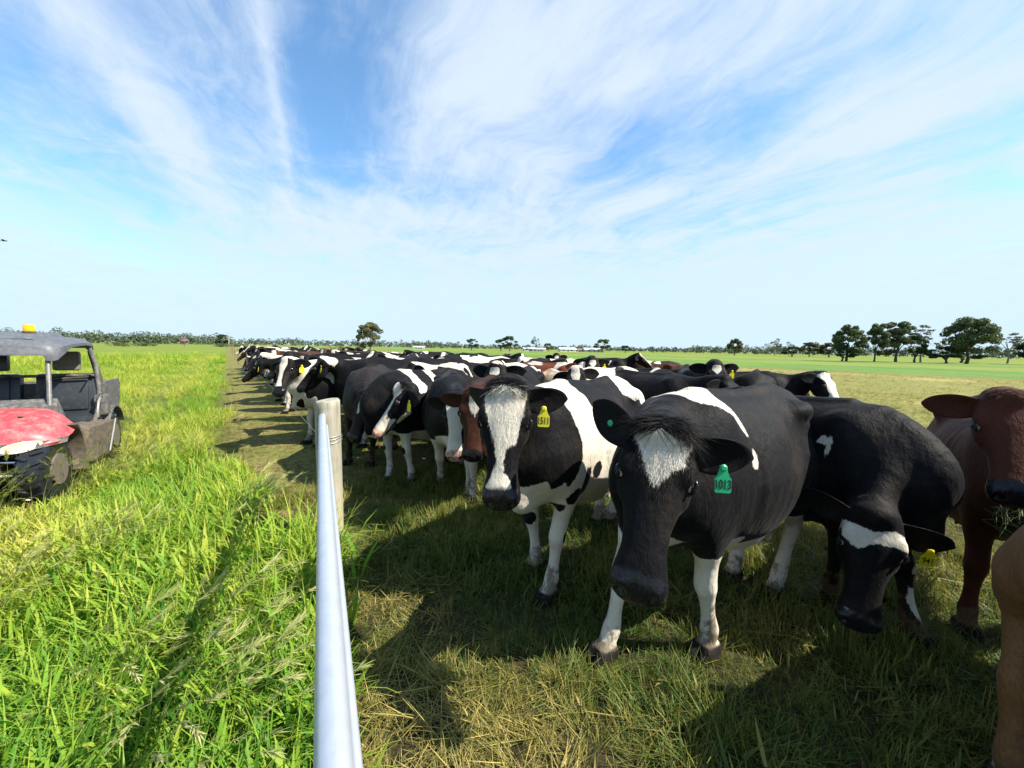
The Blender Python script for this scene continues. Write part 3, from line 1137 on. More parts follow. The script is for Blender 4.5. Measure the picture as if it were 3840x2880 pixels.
class Cow:
    """body of one cow in its own frame: x forward, y to its left, z up, ground at z = 0"""
    def __init__(self, poll, u, nh=None, feet=None, vox=0.014, hs=1.0, ear=(0.0, 0.0), girth=1.0, leg_len=1.0,
                 udder=True, tail=0.0, simple=False, knee=(0, 0)):
        self.poll = np.array(poll, float)
        self.u = unit(u)
        if nh is None:
            nh = np.array((1, 0, 1.2))
        n_ = np.array(nh, float)
        self.nv = unit(n_ - self.u * (n_ @ self.u))
        self.sv = np.cross(self.nv, self.u)      # towards the cow's left when the head points forward
        self.hs = hs
        self.vox = vox
        self.feet = feet or {}
        self.ear = ear
        lo = np.minimum(np.array((-1.12, -.52, -.02)), self.poll - .75)
        hi = np.maximum(np.array((.95, .52, 1.58)), self.poll + .75)
        lo[2] = -.03
        for k, f in self.feet.items():
            lo[:2] = np.minimum(lo[:2], np.array((.5 if k[0] == 'f' else -.7, 0)) + np.array(f) - .45)
            hi[:2] = np.maximum(hi[:2], np.array((.5 if k[0] == 'f' else -.7, 0)) + np.array(f) + .45)
        fd = Field(lo, hi, vox)
        Y, X, Z = np.array((0, 1., 0)), np.array((1., 0, 0)), np.array((0, 0, 1.))
        T = catmull(TRUNK, 4)
        T[:, 2] *= .95
        fd.sweep([((t[0], 0, t[1]), Y, Z, t[2] * girth, t[3], t[4] * (1 + .6 * (girth - 1))) for t in T], k=.02, p=2.25, taper=.30)
        for s in (1, -1):
            fd.ell((-.46, s * .20, 1.262), (.085, .055, .05), k=.11)            # hook bones
            fd.sweep([((.40, s * .175, 1.27), Y, X, .03, .03, .03), ((.50, s * .215, 1.08), Y, X, .03, .035, .035), ((.58, s * .20, .92), Y, X, .035, .04, .04)], k=.06)
            fd.ell((-.80, s * .10, 1.20), (.06, .045, .06), k=.06)
            fd.ell((.45, s * .15, 1.08), (.15, .085, .25), k=.14)               # shoulder blades
            fd.ell((.60, s * .13, .93), (.12, .09, .14), k=.12)
        for s in (1, -1):
            fd.ell((-.27, s * .385, 1.20), (.15, .11, .12), k=.10, sub=True)      # hollow of the flank
            fd.ell((.30, s * .43, 1.02), (.05, .09, .26), k=.10, sub=True)       # behind the shoulder
            fd.ell((-.66, s * .32, 1.24), (.13, .08, .07), k=.10, sub=True)
        fd.sweep([((-.74, 0, 1.325), Y, Z, .03, .022, .03), ((-.45, 0, 1.392), Y, Z, .03, .022, .03), ((-.1, 0, 1.362), Y, Z, .03, .022, .03), ((.36, 0, 1.392), Y, Z, .035, .025, .03)], k=.05)
        fd.ell((.70, 0, .74), (.15, .075, .13), k=.08)
        fd.ell((-.15, 0, .56), (.30, .16, .10), k=.1)
        if udder:
            fd.ell((-.40, 0, .62), (.20, .15, .15), k=.06)
            for sx in (-.46, -.32):
                for s in (1, -1):
                    fd.sweep([((sx, s * .08, .52), Y, X, .026, .026, .026), ((sx, s * .085, .43), Y, X, .016, .016, .016)], k=.02)
        # neck
        w0 = np.array((.46, 0, 1.10))
        w1 = self.H(-.01, 0, -.11)
        dr = w1 - w0
        L = np.linalg.norm(dr)
        t0 = unit((1, 0, .25 if dr[2] > 0 else -.25))
        t1 = unit(unit(dr) * .75 + self.u * .35)
        st = []
        for i in range(13):
            t = i / 12
            h = (2 * t ** 3 - 3 * t ** 2 + 1, t ** 3 - 2 * t ** 2 + t, -2 * t ** 3 + 3 * t ** 2, t ** 3 - t ** 2)
            c = h[0] * w0 + h[1] * t0 * L * .9 + h[2] * w1 + h[3] * t1 * L * .9
            up = unit(np.array((-.3, 0, .95)) * (1 - t) + self.nv * t * .7 + np.array((0, 0, .3)) * t)
            sd_ = unit(Y * (1 - t) + self.sv * t)
            g = np.interp(t, (0, .3, .65, 1), (.175, .128, .098, .088))
            bu = np.interp(t, (0, .3, .65, 1), (.275, .19, .12, .085))
            bd = np.interp(t, (0, .3, .65, 1), (.30, .235, .165, .115))
            st.append((c, sd_, up, g, bu, bd))
        self.neck = st
        fd.sweep(st, k=.07, p=2.0, taper=.2)
        # head
        T = catmull(HEAD, 2) * hs
        T[:, 2] *= 1.10 + .06 * (T[:, 0] / hs > .36)
        fd.sweep([(self.H(t[0] / hs, 0, t[1] / hs), self.sv, self.nv, t[2], t[3], t[4]) for t in T], k=.035, p=2.3)
        ax = (self.u, self.sv, self.nv)
        for s in (1, -1):
            fd.ell(self.H(.17, s * .074, -.155), np.array((.085, .032, .075)) * hs, ax, k=.04)        # cheek
            fd.ell(self.H(.135, s * .106, -.032), np.array((.045, .026, .024)) * hs, ax, k=.03)      # brow
            fd.ell(self.H(.20, s * .103, -.085), np.array((.05, .018, .022)) * hs, ax, k=.03)
            fd.ell(self.H(.525, s * .060, -.052), np.array((.032, .030, .028)) * hs, ax, k=.02)      # nostril wings
            fd.ell(self.H(.165, s * .131, -.052), np.array((.028, .020, .024)) * hs, ax, k=.012, sub=True)
            if vox < .016:
                fd.ell(self.H(.556, s * .056, -.054), np.array((.027, .019, .020)) * hs, ax, k=.008, sub=True)
        fd.ell(self.H(.0, 0, -.02), np.array((.05, .07, .04)) * hs, ax, k=.04)
        fd.sweep([(self.H(.17, 0, -.205), self.sv, self.nv, .05 * hs, .03, .03), (self.H(.33, 0, -.16), self.sv, self.nv, .042 * hs, .03, .03),
                  (self.H(.46, 0, -.137), self.sv, self.nv, .046 * hs, .028, .028), (self.H(.50, 0, -.132), self.sv, self.nv, .038 * hs, .022, .022)], k=.03)
        # legs
        self.hoofs = []
        for key, base in (('f', FRONT_LEG), ('h', HIND_LEG)):
            for sk, s in (('l', 1), ('r', -1)):
                off = np.array(self.feet.get(key + sk, (0, 0)), float)
                rows = []
                for (x, y, z, a, b) in base:
                    wt = np.clip((.92 - z) / .86, 0, 1)
                    bend = math.sin(math.pi * np.clip((.92 - z) / .86, 0, 1)) * .10 * abs(off[0]) if key == 'f' else 0
                    rows.append((x + off[0] * wt + bend, s * y + off[1] * wt, z * (leg_len if z < .5 else 1), a, b))
                rows = catmull(rows, 2)
                rows[:, 3:] *= 1.06 + .10 * np.clip((rows[:, 2:3] - .5) / .3, 0, 1)
                fd.sweep([((r_[0], r_[1], r_[2]), Y, X, r_[3], r_[4], r_[4]) for r_ in rows], k=.045)
                ft = rows[-1]
                self.hoofs.append(ft[:2])
                for c in (1, -1):
                    fd.sweep([((ft[0] - .035, ft[1] + c * .030, .042), Y, Z, .032, .036, .042),
                              ((ft[0] + .04, ft[1] + c * .033, .038), Y, Z, .032, .034, .038),
                              ((ft[0] + .095, ft[1] + c * .028, .02), Y, Z, .021, .013, .02)], k=.008, p=2.4)
        tr = max(.9 * vox, .020)
        fd.sweep([((-.86, 0, 1.275), Y, X, .034, .034, .034), ((-.935, tail * .3, 1.2), Y, X, tr * 1.2, tr * 1.2, tr * 1.2),
                  ((-.965, tail * .8, .95), Y, X, tr, tr, tr), ((-.965, tail, .70), Y, X, tr, tr, tr),
                  ((-.96, tail * 1.1, .58), Y, X, tr * 1.8, tr * 1.8, tr * 1.8), ((-.955, tail * 1.2, .42), Y, X, tr * 1.3, tr * 1.3, tr * 1.3)], k=.03)
        V, Q = fd.surface()
        del fd
        V = smooth_verts(V, Q, 5)
        rib = np.exp(-((V[:, 0] - .08) / .24) ** 4) * np.exp(-((V[:, 2] - .98) / .23) ** 4) * (np.abs(V[:, 1]) > .2)
        V[:, 1] += np.sign(V[:, 1]) * rib * (.0026 + .0016 * np.sin(V[:, 0] * 9 + V[:, 2] * 4)) * np.sin((V[:, 0] + (V[:, 2] - 1) * .22) * 2 * math.pi / .092)
        V[:, 2] = np.maximum(V[:, 2], 0.0)
        self.nbody = len(V)
        parts = [(V, Q)]
        for s in (1, -1):
            parts.append(self.make_ear(s, simple))
            if vox < .016:
                parts += self.make_lids(s)
        vs, qs, b = [], [], 0
        isl = []
        for k, (v, q) in enumerate(parts):
            vs.append(v)
            qs.append(q + b)
            b += len(v)
            isl.append(np.full(len(v), 0 if k == 0 else (1 if len(v) > 60 else 2)))
        self.V, self.Q = np.concatenate(vs), np.concatenate(qs)
        self.island = np.concatenate(isl)      # 0 body, 1 ear, 2 eyelid

    def H(self, t, s, n):
        h = self.hs
        return self.poll + self.u * t * h + self.sv * s * h + self.nv * n * h

    def ear_frame(self, s):
        back, droop = self.ear if not isinstance(self.ear, dict) else self.ear[s]
        d_ = unit(self.sv * s + self.u * (-.12 + droop) + self.nv * (-.25 - back))
        f = unit(self.nv * .75 + self.u * .5 - d_ * ((self.nv * .75 + self.u * .5) @ d_))   # the open side looks forward
        e = np.cross(d_, f)
        return self.H(.045, s * .088, -.075), d_, f, e

    def make_ear(self, s, simple):
        o, d_, f, e = self.ear_frame(s)
        L = .245 * self.hs
        ni, nj = (8, 10) if simple else (16, 20)
        V = []
        for i in range(ni):
            t = i / (ni - 1)
            wd = L * .30 * (math.sin(math.pi * min(1, .14 + .86 * t ** 1.05)) ** .55) if t < 1 else L * .03
            wd = max(wd, L * .03)
            cup = .55 * (1 - .55 * t)
            for j in range(nj):
                a = 2 * math.pi * j / nj
                x = math.cos(a) * wd
                y = math.sin(a) * (.006 + .012 * (1 - t))
                y += cup * (x * x) / (L * .33) - .02 * (1 - t)
                V.append(o + d_ * L * t + e * x + f * (y - .02 * t * t))
        Q = []
        for i in range(ni - 1):
            for j in range(nj):
                a, b = i * nj + j, i * nj + (j + 1) % nj
                Q.append((a, b, b + nj, a + nj))
        for i in (0, (ni - 1) * nj):
            for j in range(nj // 2 - 1):
                Q.append((i + j, i + j + 1, i + nj - 2 - j, i + nj - 1 - j))
        return np.array(V), np.array(Q)

    def make_lids(self, s):
        out = []
        c = self.H(.168, s * .118, -.046)
        for sgn in (1, -1):
            V = []
            m_ = 7
            for i in range(9):
                a = -1.25 + 2.5 * i / 8
                along = math.sin(a) * .029
                up = sgn * (math.cos(a) * .0175 + .001)
                ctr = c + (self.u * along + self.nv * up) * self.hs + self.sv * s * (.016 - .012 * abs(math.sin(a))) * self.hs
                r_ = .0075 * (1 - .5 * abs(math.sin(a)) ** 3) * self.hs
                for k in range(6):
                    b = 2 * math.pi * k / 6
                    V.append(ctr + self.sv * math.cos(b) * r_ + (self.nv * math.cos(a) * sgn + self.u * math.sin(a)) * math.sin(b) * r_)
            Q = [(i * 6 + k, i * 6 + (k + 1) % 6, (i + 1) * 6 + (k + 1) % 6, (i + 1) * 6 + k) for i in range(8) for k in range(6)]
            out.append((np.array(V), np.array(Q)))
        return out

    def eye_mesh(self):
        """a glossy eyeball in the head frame, both sides share it"""
        return uv_ball(.0245 * self.hs, 14, 10)

    def eye_pos(self, s):
        return self.H(.168, s * .113, -.046)

    def head_coords(self):
        q = (self.V - self.poll) / self.hs
        return q @ self.u, q @ self.sv, q @ self.nv

    def weights(self):
        t, s, n = self.head_coords()
        r_ = np.sqrt(np.maximum(0, (n + .07)) ** 2 * 0 + s ** 2 + (n + .08) ** 2)
        rmax = np.interp(t, (0, .28, .42, .50), (.27, .25, .155, .135))
        hd = np.clip((t + .03) / .04, 0, 1) * np.clip((rmax - r_) / .02, 0, 1) * (t < .585)
        return t, s, n, hd


def uv_ball(r, n, m_):
    V = [(0, 0, r)]
    for i in range(1, m_):
        a = math.pi * i / m_
        for k in range(n):
            b = 2 * math.pi * k / n
            V.append((r * math.sin(a) * math.cos(b), r * math.sin(a) * math.sin(b), r * math.cos(a)))
    V.append((0, 0, -r))
    F = [(0, 1 + k, 1 + (k + 1) % n) for k in range(n)]
    for i in range(m_ - 2):
        for k in range(n):
            a, b = 1 + i * n + k, 1 + i * n + (k + 1) % n
            F.append((a, a + n, b + n, b))
    e = len(V) - 1
    o = 1 + (m_ - 2) * n
    F += [(o + k, e, o + (k + 1) % n) for k in range(n)]
    return V, F


# ------------------------------------------------------------------ cow materials
def make_coat_mat():
    m_, t, bs, out = mat_new('cow_coat')
    tc = t.n('ShaderNodeTexCoord').outputs['Object']
    oi = t.n('ShaderNodeObjectInfo')
    rnd = oi.outputs['Random']
    # breed pattern: big soft noise shifted per animal (herd animals), plus the drawn markings of the vertex attribute
    sh = t.xyz(t.m('MULTIPLY', rnd, 61.0), t.m('MULTIPLY', rnd, 23.0), t.m('MULTIPLY', rnd, 97.0))
    big = t.noise(t.vm('ADD', tc, sh), 1.35, 2.5, 0.5, 0.6)
    amp = t.attr('amp')
    val = t.m('ADD', t.attr('coat'), t.m('MULTIPLY', amp, t.m('ADD', t.m('MULTIPLY', t.m('SUBTRACT', big, 0.5), 2.2), t.m('SUBTRACT', oi.outputs['Alpha'], 0.5))))
    fur = t.noise(t.mapping(tc, sc=(60, 60, 26)), 1.0, 3, 0.6)
    edge = t.m('MULTIPLY', t.m('SUBTRACT', fur, 0.5), 0.024)
    wob = t.m('MULTIPLY', t.m('SUBTRACT', t.noise(tc, 9, 3, 0.5), 0.5), 0.04)
    val = t.m('ADD', val, t.m('ADD', edge, wob))
    mask = t.mr(val, -0.004, 0.004, smooth=True)
    # hairs
    strand = t.noise(t.mapping(tc, sc=(150, 150, 34)), 1.0, 4, 0.65)
    mot = t.noise(tc, 5, 4, 0.6)
    white = t.mix(t.mr(mot, 0.35, 0.7), (0.47, 0.43, 0.36), (0.60, 0.575, 0.52))
    white = t.mix(t.mr(strand, 0.35, 0.65, 0.0, 0.45), white, (0.42, 0.36, 0.28))
    dark = t.mix(t.mr(strand, 0.35, 0.7, 0.0, 0.5), oi.outputs['Color'],
                 t.mix(1.0, oi.outputs['Color'], (2.2, 2.1, 2.1), 'MULTIPLY'))
    dust = t.m('MULTIPLY', t.mr(t.noise(tc, 3.5, 7, .7), .50, .72), .10)
    dark = t.mix(dust, dark, (.16, .115, .075))
    c = t.mix(mask, dark, white)
    # mud on the lower legs and a little on flanks
    z = t.sep(tc)[2]
    mud_n = t.noise(tc, 11, 6, 0.65)
    mud = t.m('MULTIPLY', t.mr(t.m('ADD', mud_n, t.mr(z, 0.0, 0.62, 0.22, -0.28)), 0.52, 0.66, smooth=True), 0.8)
    mud = t.m('MULTIPLY', mud, t.attr('leg'))
    c = t.mix(mud, c, (0.10, 0.065, 0.035))
    pinkc = t.mix(t.mr(t.noise(tc, 26, 4, .6), 0.42, 0.62), (0.30, 0.15, 0.12), (0.52, 0.33, 0.26))
    nosec = t.mix(t.attr('pink'), t.mix(t.mr(t.noise(tc, 120, 3, .6), .4, .6), (0.004, 0.004, 0.006), (.009, .009, .012)), pinkc)
    skin = t.attr('skin')
    c = t.mix(skin, c, nosec)
    c = t.mix(t.attr('hoof'), c, (0.012, 0.010, 0.010))  # horn colour, also paints recess shade in nostrils and mouth crease
    t.l(c, bs.inputs['Base Color'])
    rgh = t.mr(mask, 0, 1, 0.60, 0.78)
    rgh = t.mr(skin, 0, 1, rgh, 0.20)
    t.l(t.mr(skin, 0, 1, 0.09, 0.25), bs.inputs['Specular IOR Level'])
    t.l(t.m('ADD', rgh, t.mr(strand, 0.3, 0.7, -0.06, 0.10)), bs.inputs['Roughness'])
    bs.inputs['Specular IOR Level'].default_value = 0.10
    bs.inputs['Sheen Weight'].default_value = 0.03
    bs.inputs['Sheen Roughness'].default_value = 0.4
    b = t.n('ShaderNodeBump')
    b.inputs['Strength'].default_value = 0.55
    b.inputs['Distance'].default_value = 0.006
    h = t.m('ADD', t.m('MULTIPLY', strand, 0.7), t.m('MULTIPLY', t.noise(tc, 34, 4, 0.6), 0.9))
    t.l(t.m('MULTIPLY', h, t.m('SUBTRACT', 1.0, t.m('MULTIPLY', skin, 0.6))), b.inputs['Height'])
    b2 = t.n('ShaderNodeBump')
    b2.inputs['Strength'].default_value = 0.55
    b2.inputs['Distance'].default_value = 0.035
    t.l(t.m('ADD', t.noise(t.mapping(tc, sc=(1.0, 1.0, .5)), 7, 3, 0.5), t.m('MULTIPLY', t.noise(t.mapping(tc, sc=(22, 22, 7)), 1.0, 4, 0.6, 0.8), .35)), b2.inputs['Height'])
    t.l(b2.outputs[0], b.inputs['Normal'])
    t.l(b.outputs[0], bs.inputs['Normal'])
    return m_


COAT = make_coat_mat()


def make_eye_mat():
    m_, t, bs, out = mat_new('cow_eye')
    tc = t.n('ShaderNodeTexCoord').outputs['Object']
    x = t.sep(tc)[0]
    f = t.mr(x, 0.0085, 0.0105)
    c = t.mix(f, (0.26, 0.22, 0.20), (0.012, 0.008, 0.006))
    t.l(c, bs.inputs['Base Color'])
    bs.inputs['Roughness'].default_value = 0.05
    return m_


EYE_M = make_eye_mat()
TAG_Y = simple_mat('tag_yellow', (0.66, 0.58, 0.012), 0.4, var=.06)
TAG_G = simple_mat('tag_green', (0.006, 0.33, 0.14), 0.4, var=.06)
INK = simple_mat('tag_ink', (0.01, 0.01, 0.012), 0.5)

BLACK = (0.0034, 0.0035, 0.0044)
BROWN = (0.044, 0.0135, 0.0075)
DKBROWN = (0.028, 0.010, 0.006)
TAN = (0.15, 0.078, 0.034)


def finish_cow(c, coat=None, amp=0.0, pink=0.0, ear_val=None, nose_back=0.475):
    """vertex attributes for the coat material"""
    t, s, n, hd = c.weights()
    V = c.V
    body = c.island == 0
    coat = coat.copy()
    if ear_val is not None:
        coat[c.island == 1] = ear_val
    skin = np.clip((t - nose_back - .10 * np.clip(-(n + .085) / .06, -.4, 1.0) * 0 - .10 * np.abs(s)) / .012, 0, 1) * hd
    skin *= np.clip((n + .125) / .02, 0, 1)
    skin = np.maximum(skin, (c.island == 2) * 1.0)
    pk = np.full(len(V), pink)
    pk = np.where(c.island == 2, 0.0, pk)
    ud = np.clip(1.1 - np.linalg.norm((V - np.array((-.39, 0, .56))) / np.array((.19, .16, .15)), axis=1), 0, .12) / .12
    ud *= (V[:, 2] < .60)
    skin = np.maximum(skin, ud * .8 * body)
    pk = np.where(ud > 0.02, 1.0, pk)
    hoof = np.clip((.078 - V[:, 2]) / .008, 0, 1)
    for s_ in (1, -1):      # recess shade inside the nostrils, painted dark
        q_ = np.sqrt(((t - .556) / .026) ** 2 + ((s - s_ * .056) / .018) ** 2 + ((n + .056) / .019) ** 2)
        hoof = np.maximum(hoof, np.clip((1.05 - q_) / .15, 0, 1) * hd)
    hoof = np.maximum(hoof, np.clip((.007 - np.abs(n + .124 + .05 * np.clip(t - .5, 0, 1))) / .004, 0, 1) * (t > .41) * hd)  # mouth crease painted as a dark line instead of a modelled groove
    leg = np.clip((.72 - V[:, 2]) / .15, 0, 1) * (1 - hd)
    return np_mesh('body', V, c.Q.astype(np.int32), True,
                   dict(coat=coat, amp=np.full(len(V), amp), skin=skin, pink=pk, hoof=hoof, leg=leg))


def paint(c, base, patches):
    """markings as signed distances in the animal's own frame: flank outlines in (x, z), head outlines in (t, s), ellipsoids"""
    t, s, n, hd = c.weights()
    V = c.V
    val = np.full(len(V), base, float)
    nb = hd < .5
    ear = c.island == 1
    for p in patches:
        kind, sign = p[0], p[1]
        if kind == 'head':
            d_ = poly_sd(t, s, p[2])
            d_ = np.where((hd > .3) & (n > (p[3] if len(p) > 3 else -.13)), d_, -.3)
        elif kind == 'allhead':
            d_ = np.where(hd > .5, .2, -.2)
        elif kind in ('L', 'R', 'B'):
            d_ = poly_sd(V[:, 0], V[:, 2], p[2])
            ok = nb & ~ear
            if kind == 'L':
                d_ = np.minimum(d_, V[:, 1] + .03)
            elif kind == 'R':
                d_ = np.minimum(d_, .03 - V[:, 1])
            d_ = np.where(ok, d_, -.3)
        elif kind == 'ell':
            q = np.linalg.norm((V - np.array(p[2])) / np.array(p[3]), axis=1)
            d_ = (1 - q) * min(p[3])
            d_ = np.where(ear, -.3, d_)
        elif kind == 'jaw':
            q = np.linalg.norm((np.stack([t, s, n], 1) - np.array(p[2])) / np.array(p[3]), axis=1)
            d_ = (1 - q) * min(p[3])
            d_ = np.where(ear, -.3, d_)
        elif kind == 'legs':
            d_ = np.where(nb, p[2] - V[:, 2], -.3)
        elif kind == 'ears':
            d_ = np.where(ear, .2, -.3)
        val = np.maximum(val, d_) if sign > 0 else np.minimum(val, -d_)
    return np.clip(val, -.35, .35)


def text_mesh(txt, size):
    cu = bpy.data.curves.new('digits', 'FONT')
    cu.body = txt
    cu.size = size
    cu.align_x = 'CENTER'
    cu.align_y = 'CENTER'
    cu.extrude = 0.0006
    cu.offset = 0.0002
    ob = bpy.data.objects.new('digits', cu)
    COL.objects.link(ob)
    dg = bpy.context.evaluated_depsgraph_get()
    me = bpy.data.meshes.new_from_object(ob.evaluated_get(dg))
    bpy.data.objects.remove(ob, do_unlink=True)
    bpy.data.curves.remove(cu)
    me.name = 'digits'
    return me


def tag_mesh(w_=.078, h_=.085):
    """flag of an ear tag: tapered neck with a button, thin, hanging down local -Z, face towards local X"""
    mb = MB()
    o = [(-.012, 0), (.012, 0), (.016, -.022), (w_ / 2 - .006, -.040), (w_ / 2, -.046), (w_ / 2, -.04 - h_ + .006), (w_ / 2 - .006, -.04 - h_),
         (-w_ / 2 + .006, -.04 - h_), (-w_ / 2, -.04 - h_ + .006), (-w_ / 2, -.046), (-w_ / 2 + .006, -.040), (-.016, -.022)]
    mb.prism(o, 0, -.0018, .0018)
    mb.lathe([(.013, .0), (.013, .004), (.008, .008)], 10, Matrix.Translation((.001, 0, -.008)) @ Matrix.Rotation(R(90), 4, 'Y'))
    return mb.mesh('ear_tag')


TAG_ME = {}


def add_tag(root, c, s, mat, txt=None, face=None, at=.62, low=.4, size=1.0, shared=True, up=None):
    """hangs a tag through the ear on side s; face = direction (cow frame) the printed side looks to"""
    o, d_, f, e = c.ear_frame(s)
    L = .245 * c.hs
    pos = o + d_ * L * at + f * .03 + np.array((0, 0, -.022))
    key = (mat.name, size)
    if key not in TAG_ME:
        me = tag_mesh(.078 * size, .080 * size)
        me.materials.append(mat)
        TAG_ME[key] = me
    tg = link('ear_tag', TAG_ME[key], None, root)
    x = unit(face if face is not None else f + np.array((0, 0, .1)))
    z = np.array((0, 0, 1.0)) if up is None else unit(up)
    y = unit(np.cross(z, x))
    x = np.cross(y, z) if up is not None else x
    z = np.cross(x, y)
    M = Matrix(((x[0], y[0], z[0], pos[0]), (x[1], y[1], z[1], pos[1]), (x[2], y[2], z[2], pos[2]), (0, 0, 0, 1)))
    tg.matrix_local = M
    if txt:
        me = text_mesh(txt, .052 * size)
        me.materials.append(INK)
        tx = link('digits', me, None, tg)
        tx.matrix_local = Matrix(((0, 0, 1, .0026), (1, 0, 0, 0), (0, 1, 0, -.04 - .04 * size), (0, 0, 0, 1)))
        tx.scale = (.78, 1.25, 1)
    return tg


EYE_ME = {}


def add_eyes(root, c):
    key = round(c.hs, 2)
    if key not in EYE_ME:
        V, F = c.eye_mesh()
        EYE_ME[key] = np_mesh('eye', V, F)
        EYE_ME[key].materials.append(EYE_M)
    for s in (1, -1):
        e = link('eye', EYE_ME[key], None, root)
        p = c.eye_pos(s)
        x, y = c.sv * s, c.u
        x = unit(x + c.nv * .25 + c.u * .10)
        y = unit(y - x * (y @ x))
        z = np.cross(x, y)
        e.matrix_local = Matrix(((x[0], y[0], z[0], p[0]), (x[1], y[1], z[1], p[1]), (x[2], y[2], z[2], p[2]), (0, 0, 0, 1)))


def hair(root, c, me, name, mask, n, length, dirf, width=.0016, lift=.35, seed=1, parent_attr=True):
    """short tapering hairs rooted on the body surface, carrying the coat attributes of their roots"""
    g = np.random.default_rng(seed)
    Q = c.Q[(c.Q < c.nbody).all(1)]
    ok = mask[Q].all(1)
    if ok.sum() < 20:
        return None
    Q = Q[ok]
    A = c.V[Q]
    nr = np.cross(A[:, 2] - A[:, 0], A[:, 3] - A[:, 1])
    ar = np.linalg.norm(nr, axis=1)
    nr = nr / (ar[:, None] + 1e-12)
    pick = g.choice(len(Q), n, p=ar / ar.sum())
    uv = g.random((n, 2))
    W = np.stack([(1 - uv[:, 0]) * (1 - uv[:, 1]), uv[:, 0] * (1 - uv[:, 1]), uv[:, 0] * uv[:, 1], (1 - uv[:, 0]) * uv[:, 1]], 1)
    P = (A[pick] * W[:, :, None]).sum(1)
    N = nr[pick]
    D = dirf(P, N, g)
    D = D - N * (D * N).sum(1, keepdims=True)
    D /= np.linalg.norm(D, axis=1, keepdims=True) + 1e-9
    D = D + g.normal(0, .28, (n, 3))
    L = length * (.55 + .7 * g.random(n))[:, None]
    S = np.cross(D, N)
    S /= np.linalg.norm(S, axis=1, keepdims=True) + 1e-9
    S *= width
    M1 = P + (D * .55 + N * lift) * L * .55
    M2 = P + (D + N * lift * .9) * L
    V = np.stack([P - S, P + S, M1 - S * .8, M1 + S * .8, M2], 1).reshape(-1, 3)
    b = np.arange(n)[:, None] * 5
    F = np.concatenate([b + np.array((0, 1, 3)), b + np.array((0, 3, 2)), b + np.array((2, 3, 4))])
    at = {}
    for nm in ('coat', 'amp', 'skin', 'pink', 'hoof', 'leg'):
        a = np.empty(len(c.V), np.float32)
        me.attributes[nm].data.foreach_get('value', a)
        if nm == 'coat':
            v = (a[Q[pick]] * W).sum(1)
        else:
            v = (a[Q[pick]] * W).sum(1)
        at[nm] = np.repeat(v, 5)
    hm = np_mesh(name, V, F.astype(np.int32), True, at)
    hm.materials.append(COAT)
    o = link(name, hm, None, root)
    o.color = [b for b in root.children if b.name.startswith('body')][0].color
    return o


def place_cow(name, label, group, c, me, loc, head, col, white=0.5, cat='cow', scale=1.0):
    root = empty(name, (loc[0], loc[1], 0), head)
    root.scale = (scale,) * 3
    tag(root, label, cat, group)
    me.materials.append(COAT)
    b = link('body', me, None, root)
    b.color = (*col, white)
    add_eyes(root, c)
    return root, b


def world_cow(center, hdir, poll, muz, nh=None, feet=None, hs=None, scale=1.0, **kw):
    """a Cow whose head and hooves are given in world metres"""
    h = unit(hdir)
    l = np.array((-h[1], h[0]))
    ce = np.array(center, float)

    def loc(p):
        q = np.array(p[:2]) - ce
        return np.array((q @ h, q @ l, p[2] if len(p) > 2 else 0)) / scale
    P, Mz = loc(poll), loc(muz)
    ft = {}
    for k, f in (feet or {}).items():
        q = loc((*f, 0))
        bx = .49 if k[0] == 'f' else -.64
        by = .154 if k[1] == 'l' else -.154
        ft[k] = (q[0] - bx, q[1] - by)
    d_ = Mz - P
    if hs is None:
        hs = float(np.clip(np.linalg.norm(d_) / .56, .92, 1.1))
    if nh is not None:
        nh = np.array((nh[0] * h[0] + nh[1] * h[1], nh[0] * l[0] + nh[1] * l[1], nh[2]))
    c = Cow(P, d_, nh, ft, hs=hs, **kw)
    return c, math.atan2(h[1], h[0])


HERD = 'dairy cows crowded along the fence'


def down_dir(c, k=1.0):
    u, n_ = c.u, c.nv

    def f(P, N, g):
        return np.tile(u, (len(P), 1)) + np.array((0, 0, -.3))
    return f


def dress_head(root, c, me, nface=5000, nlock=900, seed=3, lock_len=.055, lock_u=.7):
    """forelock over the poll and short face hair as child meshes"""
    t, s, n, hd = c.weights()
    cv = np.empty(len(c.V), np.float32)
    me.attributes['coat'].data.foreach_get('value', cv)
    m1 = (hd > .9) & (cv > -.045) & (t > -.02) & (t < .40) & (n > -.10) & (c.island == 0)
    hair(root, c, me, 'face_hair', m1, nface, .015 * c.hs, down_dir(c), .0008, .11, seed)
    q = (np.abs(s) < .09) & (t > -.06) & (t < .012) & (n > -.10) & (c.island == 0)

    def lock(P, N, g):
        q_ = (P - c.poll) @ c.sv
        return c.u * lock_u + c.sv * np.sign(q_ + .01 + g.normal(0, .02, len(P)))[:, None] * .8 + c.nv * .2
    h = hair(root, c, me, 'forelock', q, nlock, lock_len * c.hs, lock, .0014, .16, seed + 1)
    a = h.data.attributes['coat']
    v = np.empty(len(h.data.vertices), np.float32)
    a.data.foreach_get('value', v)
    a.data.foreach_set('value', np.where(v < .05, -.2, v).astype(np.float32))


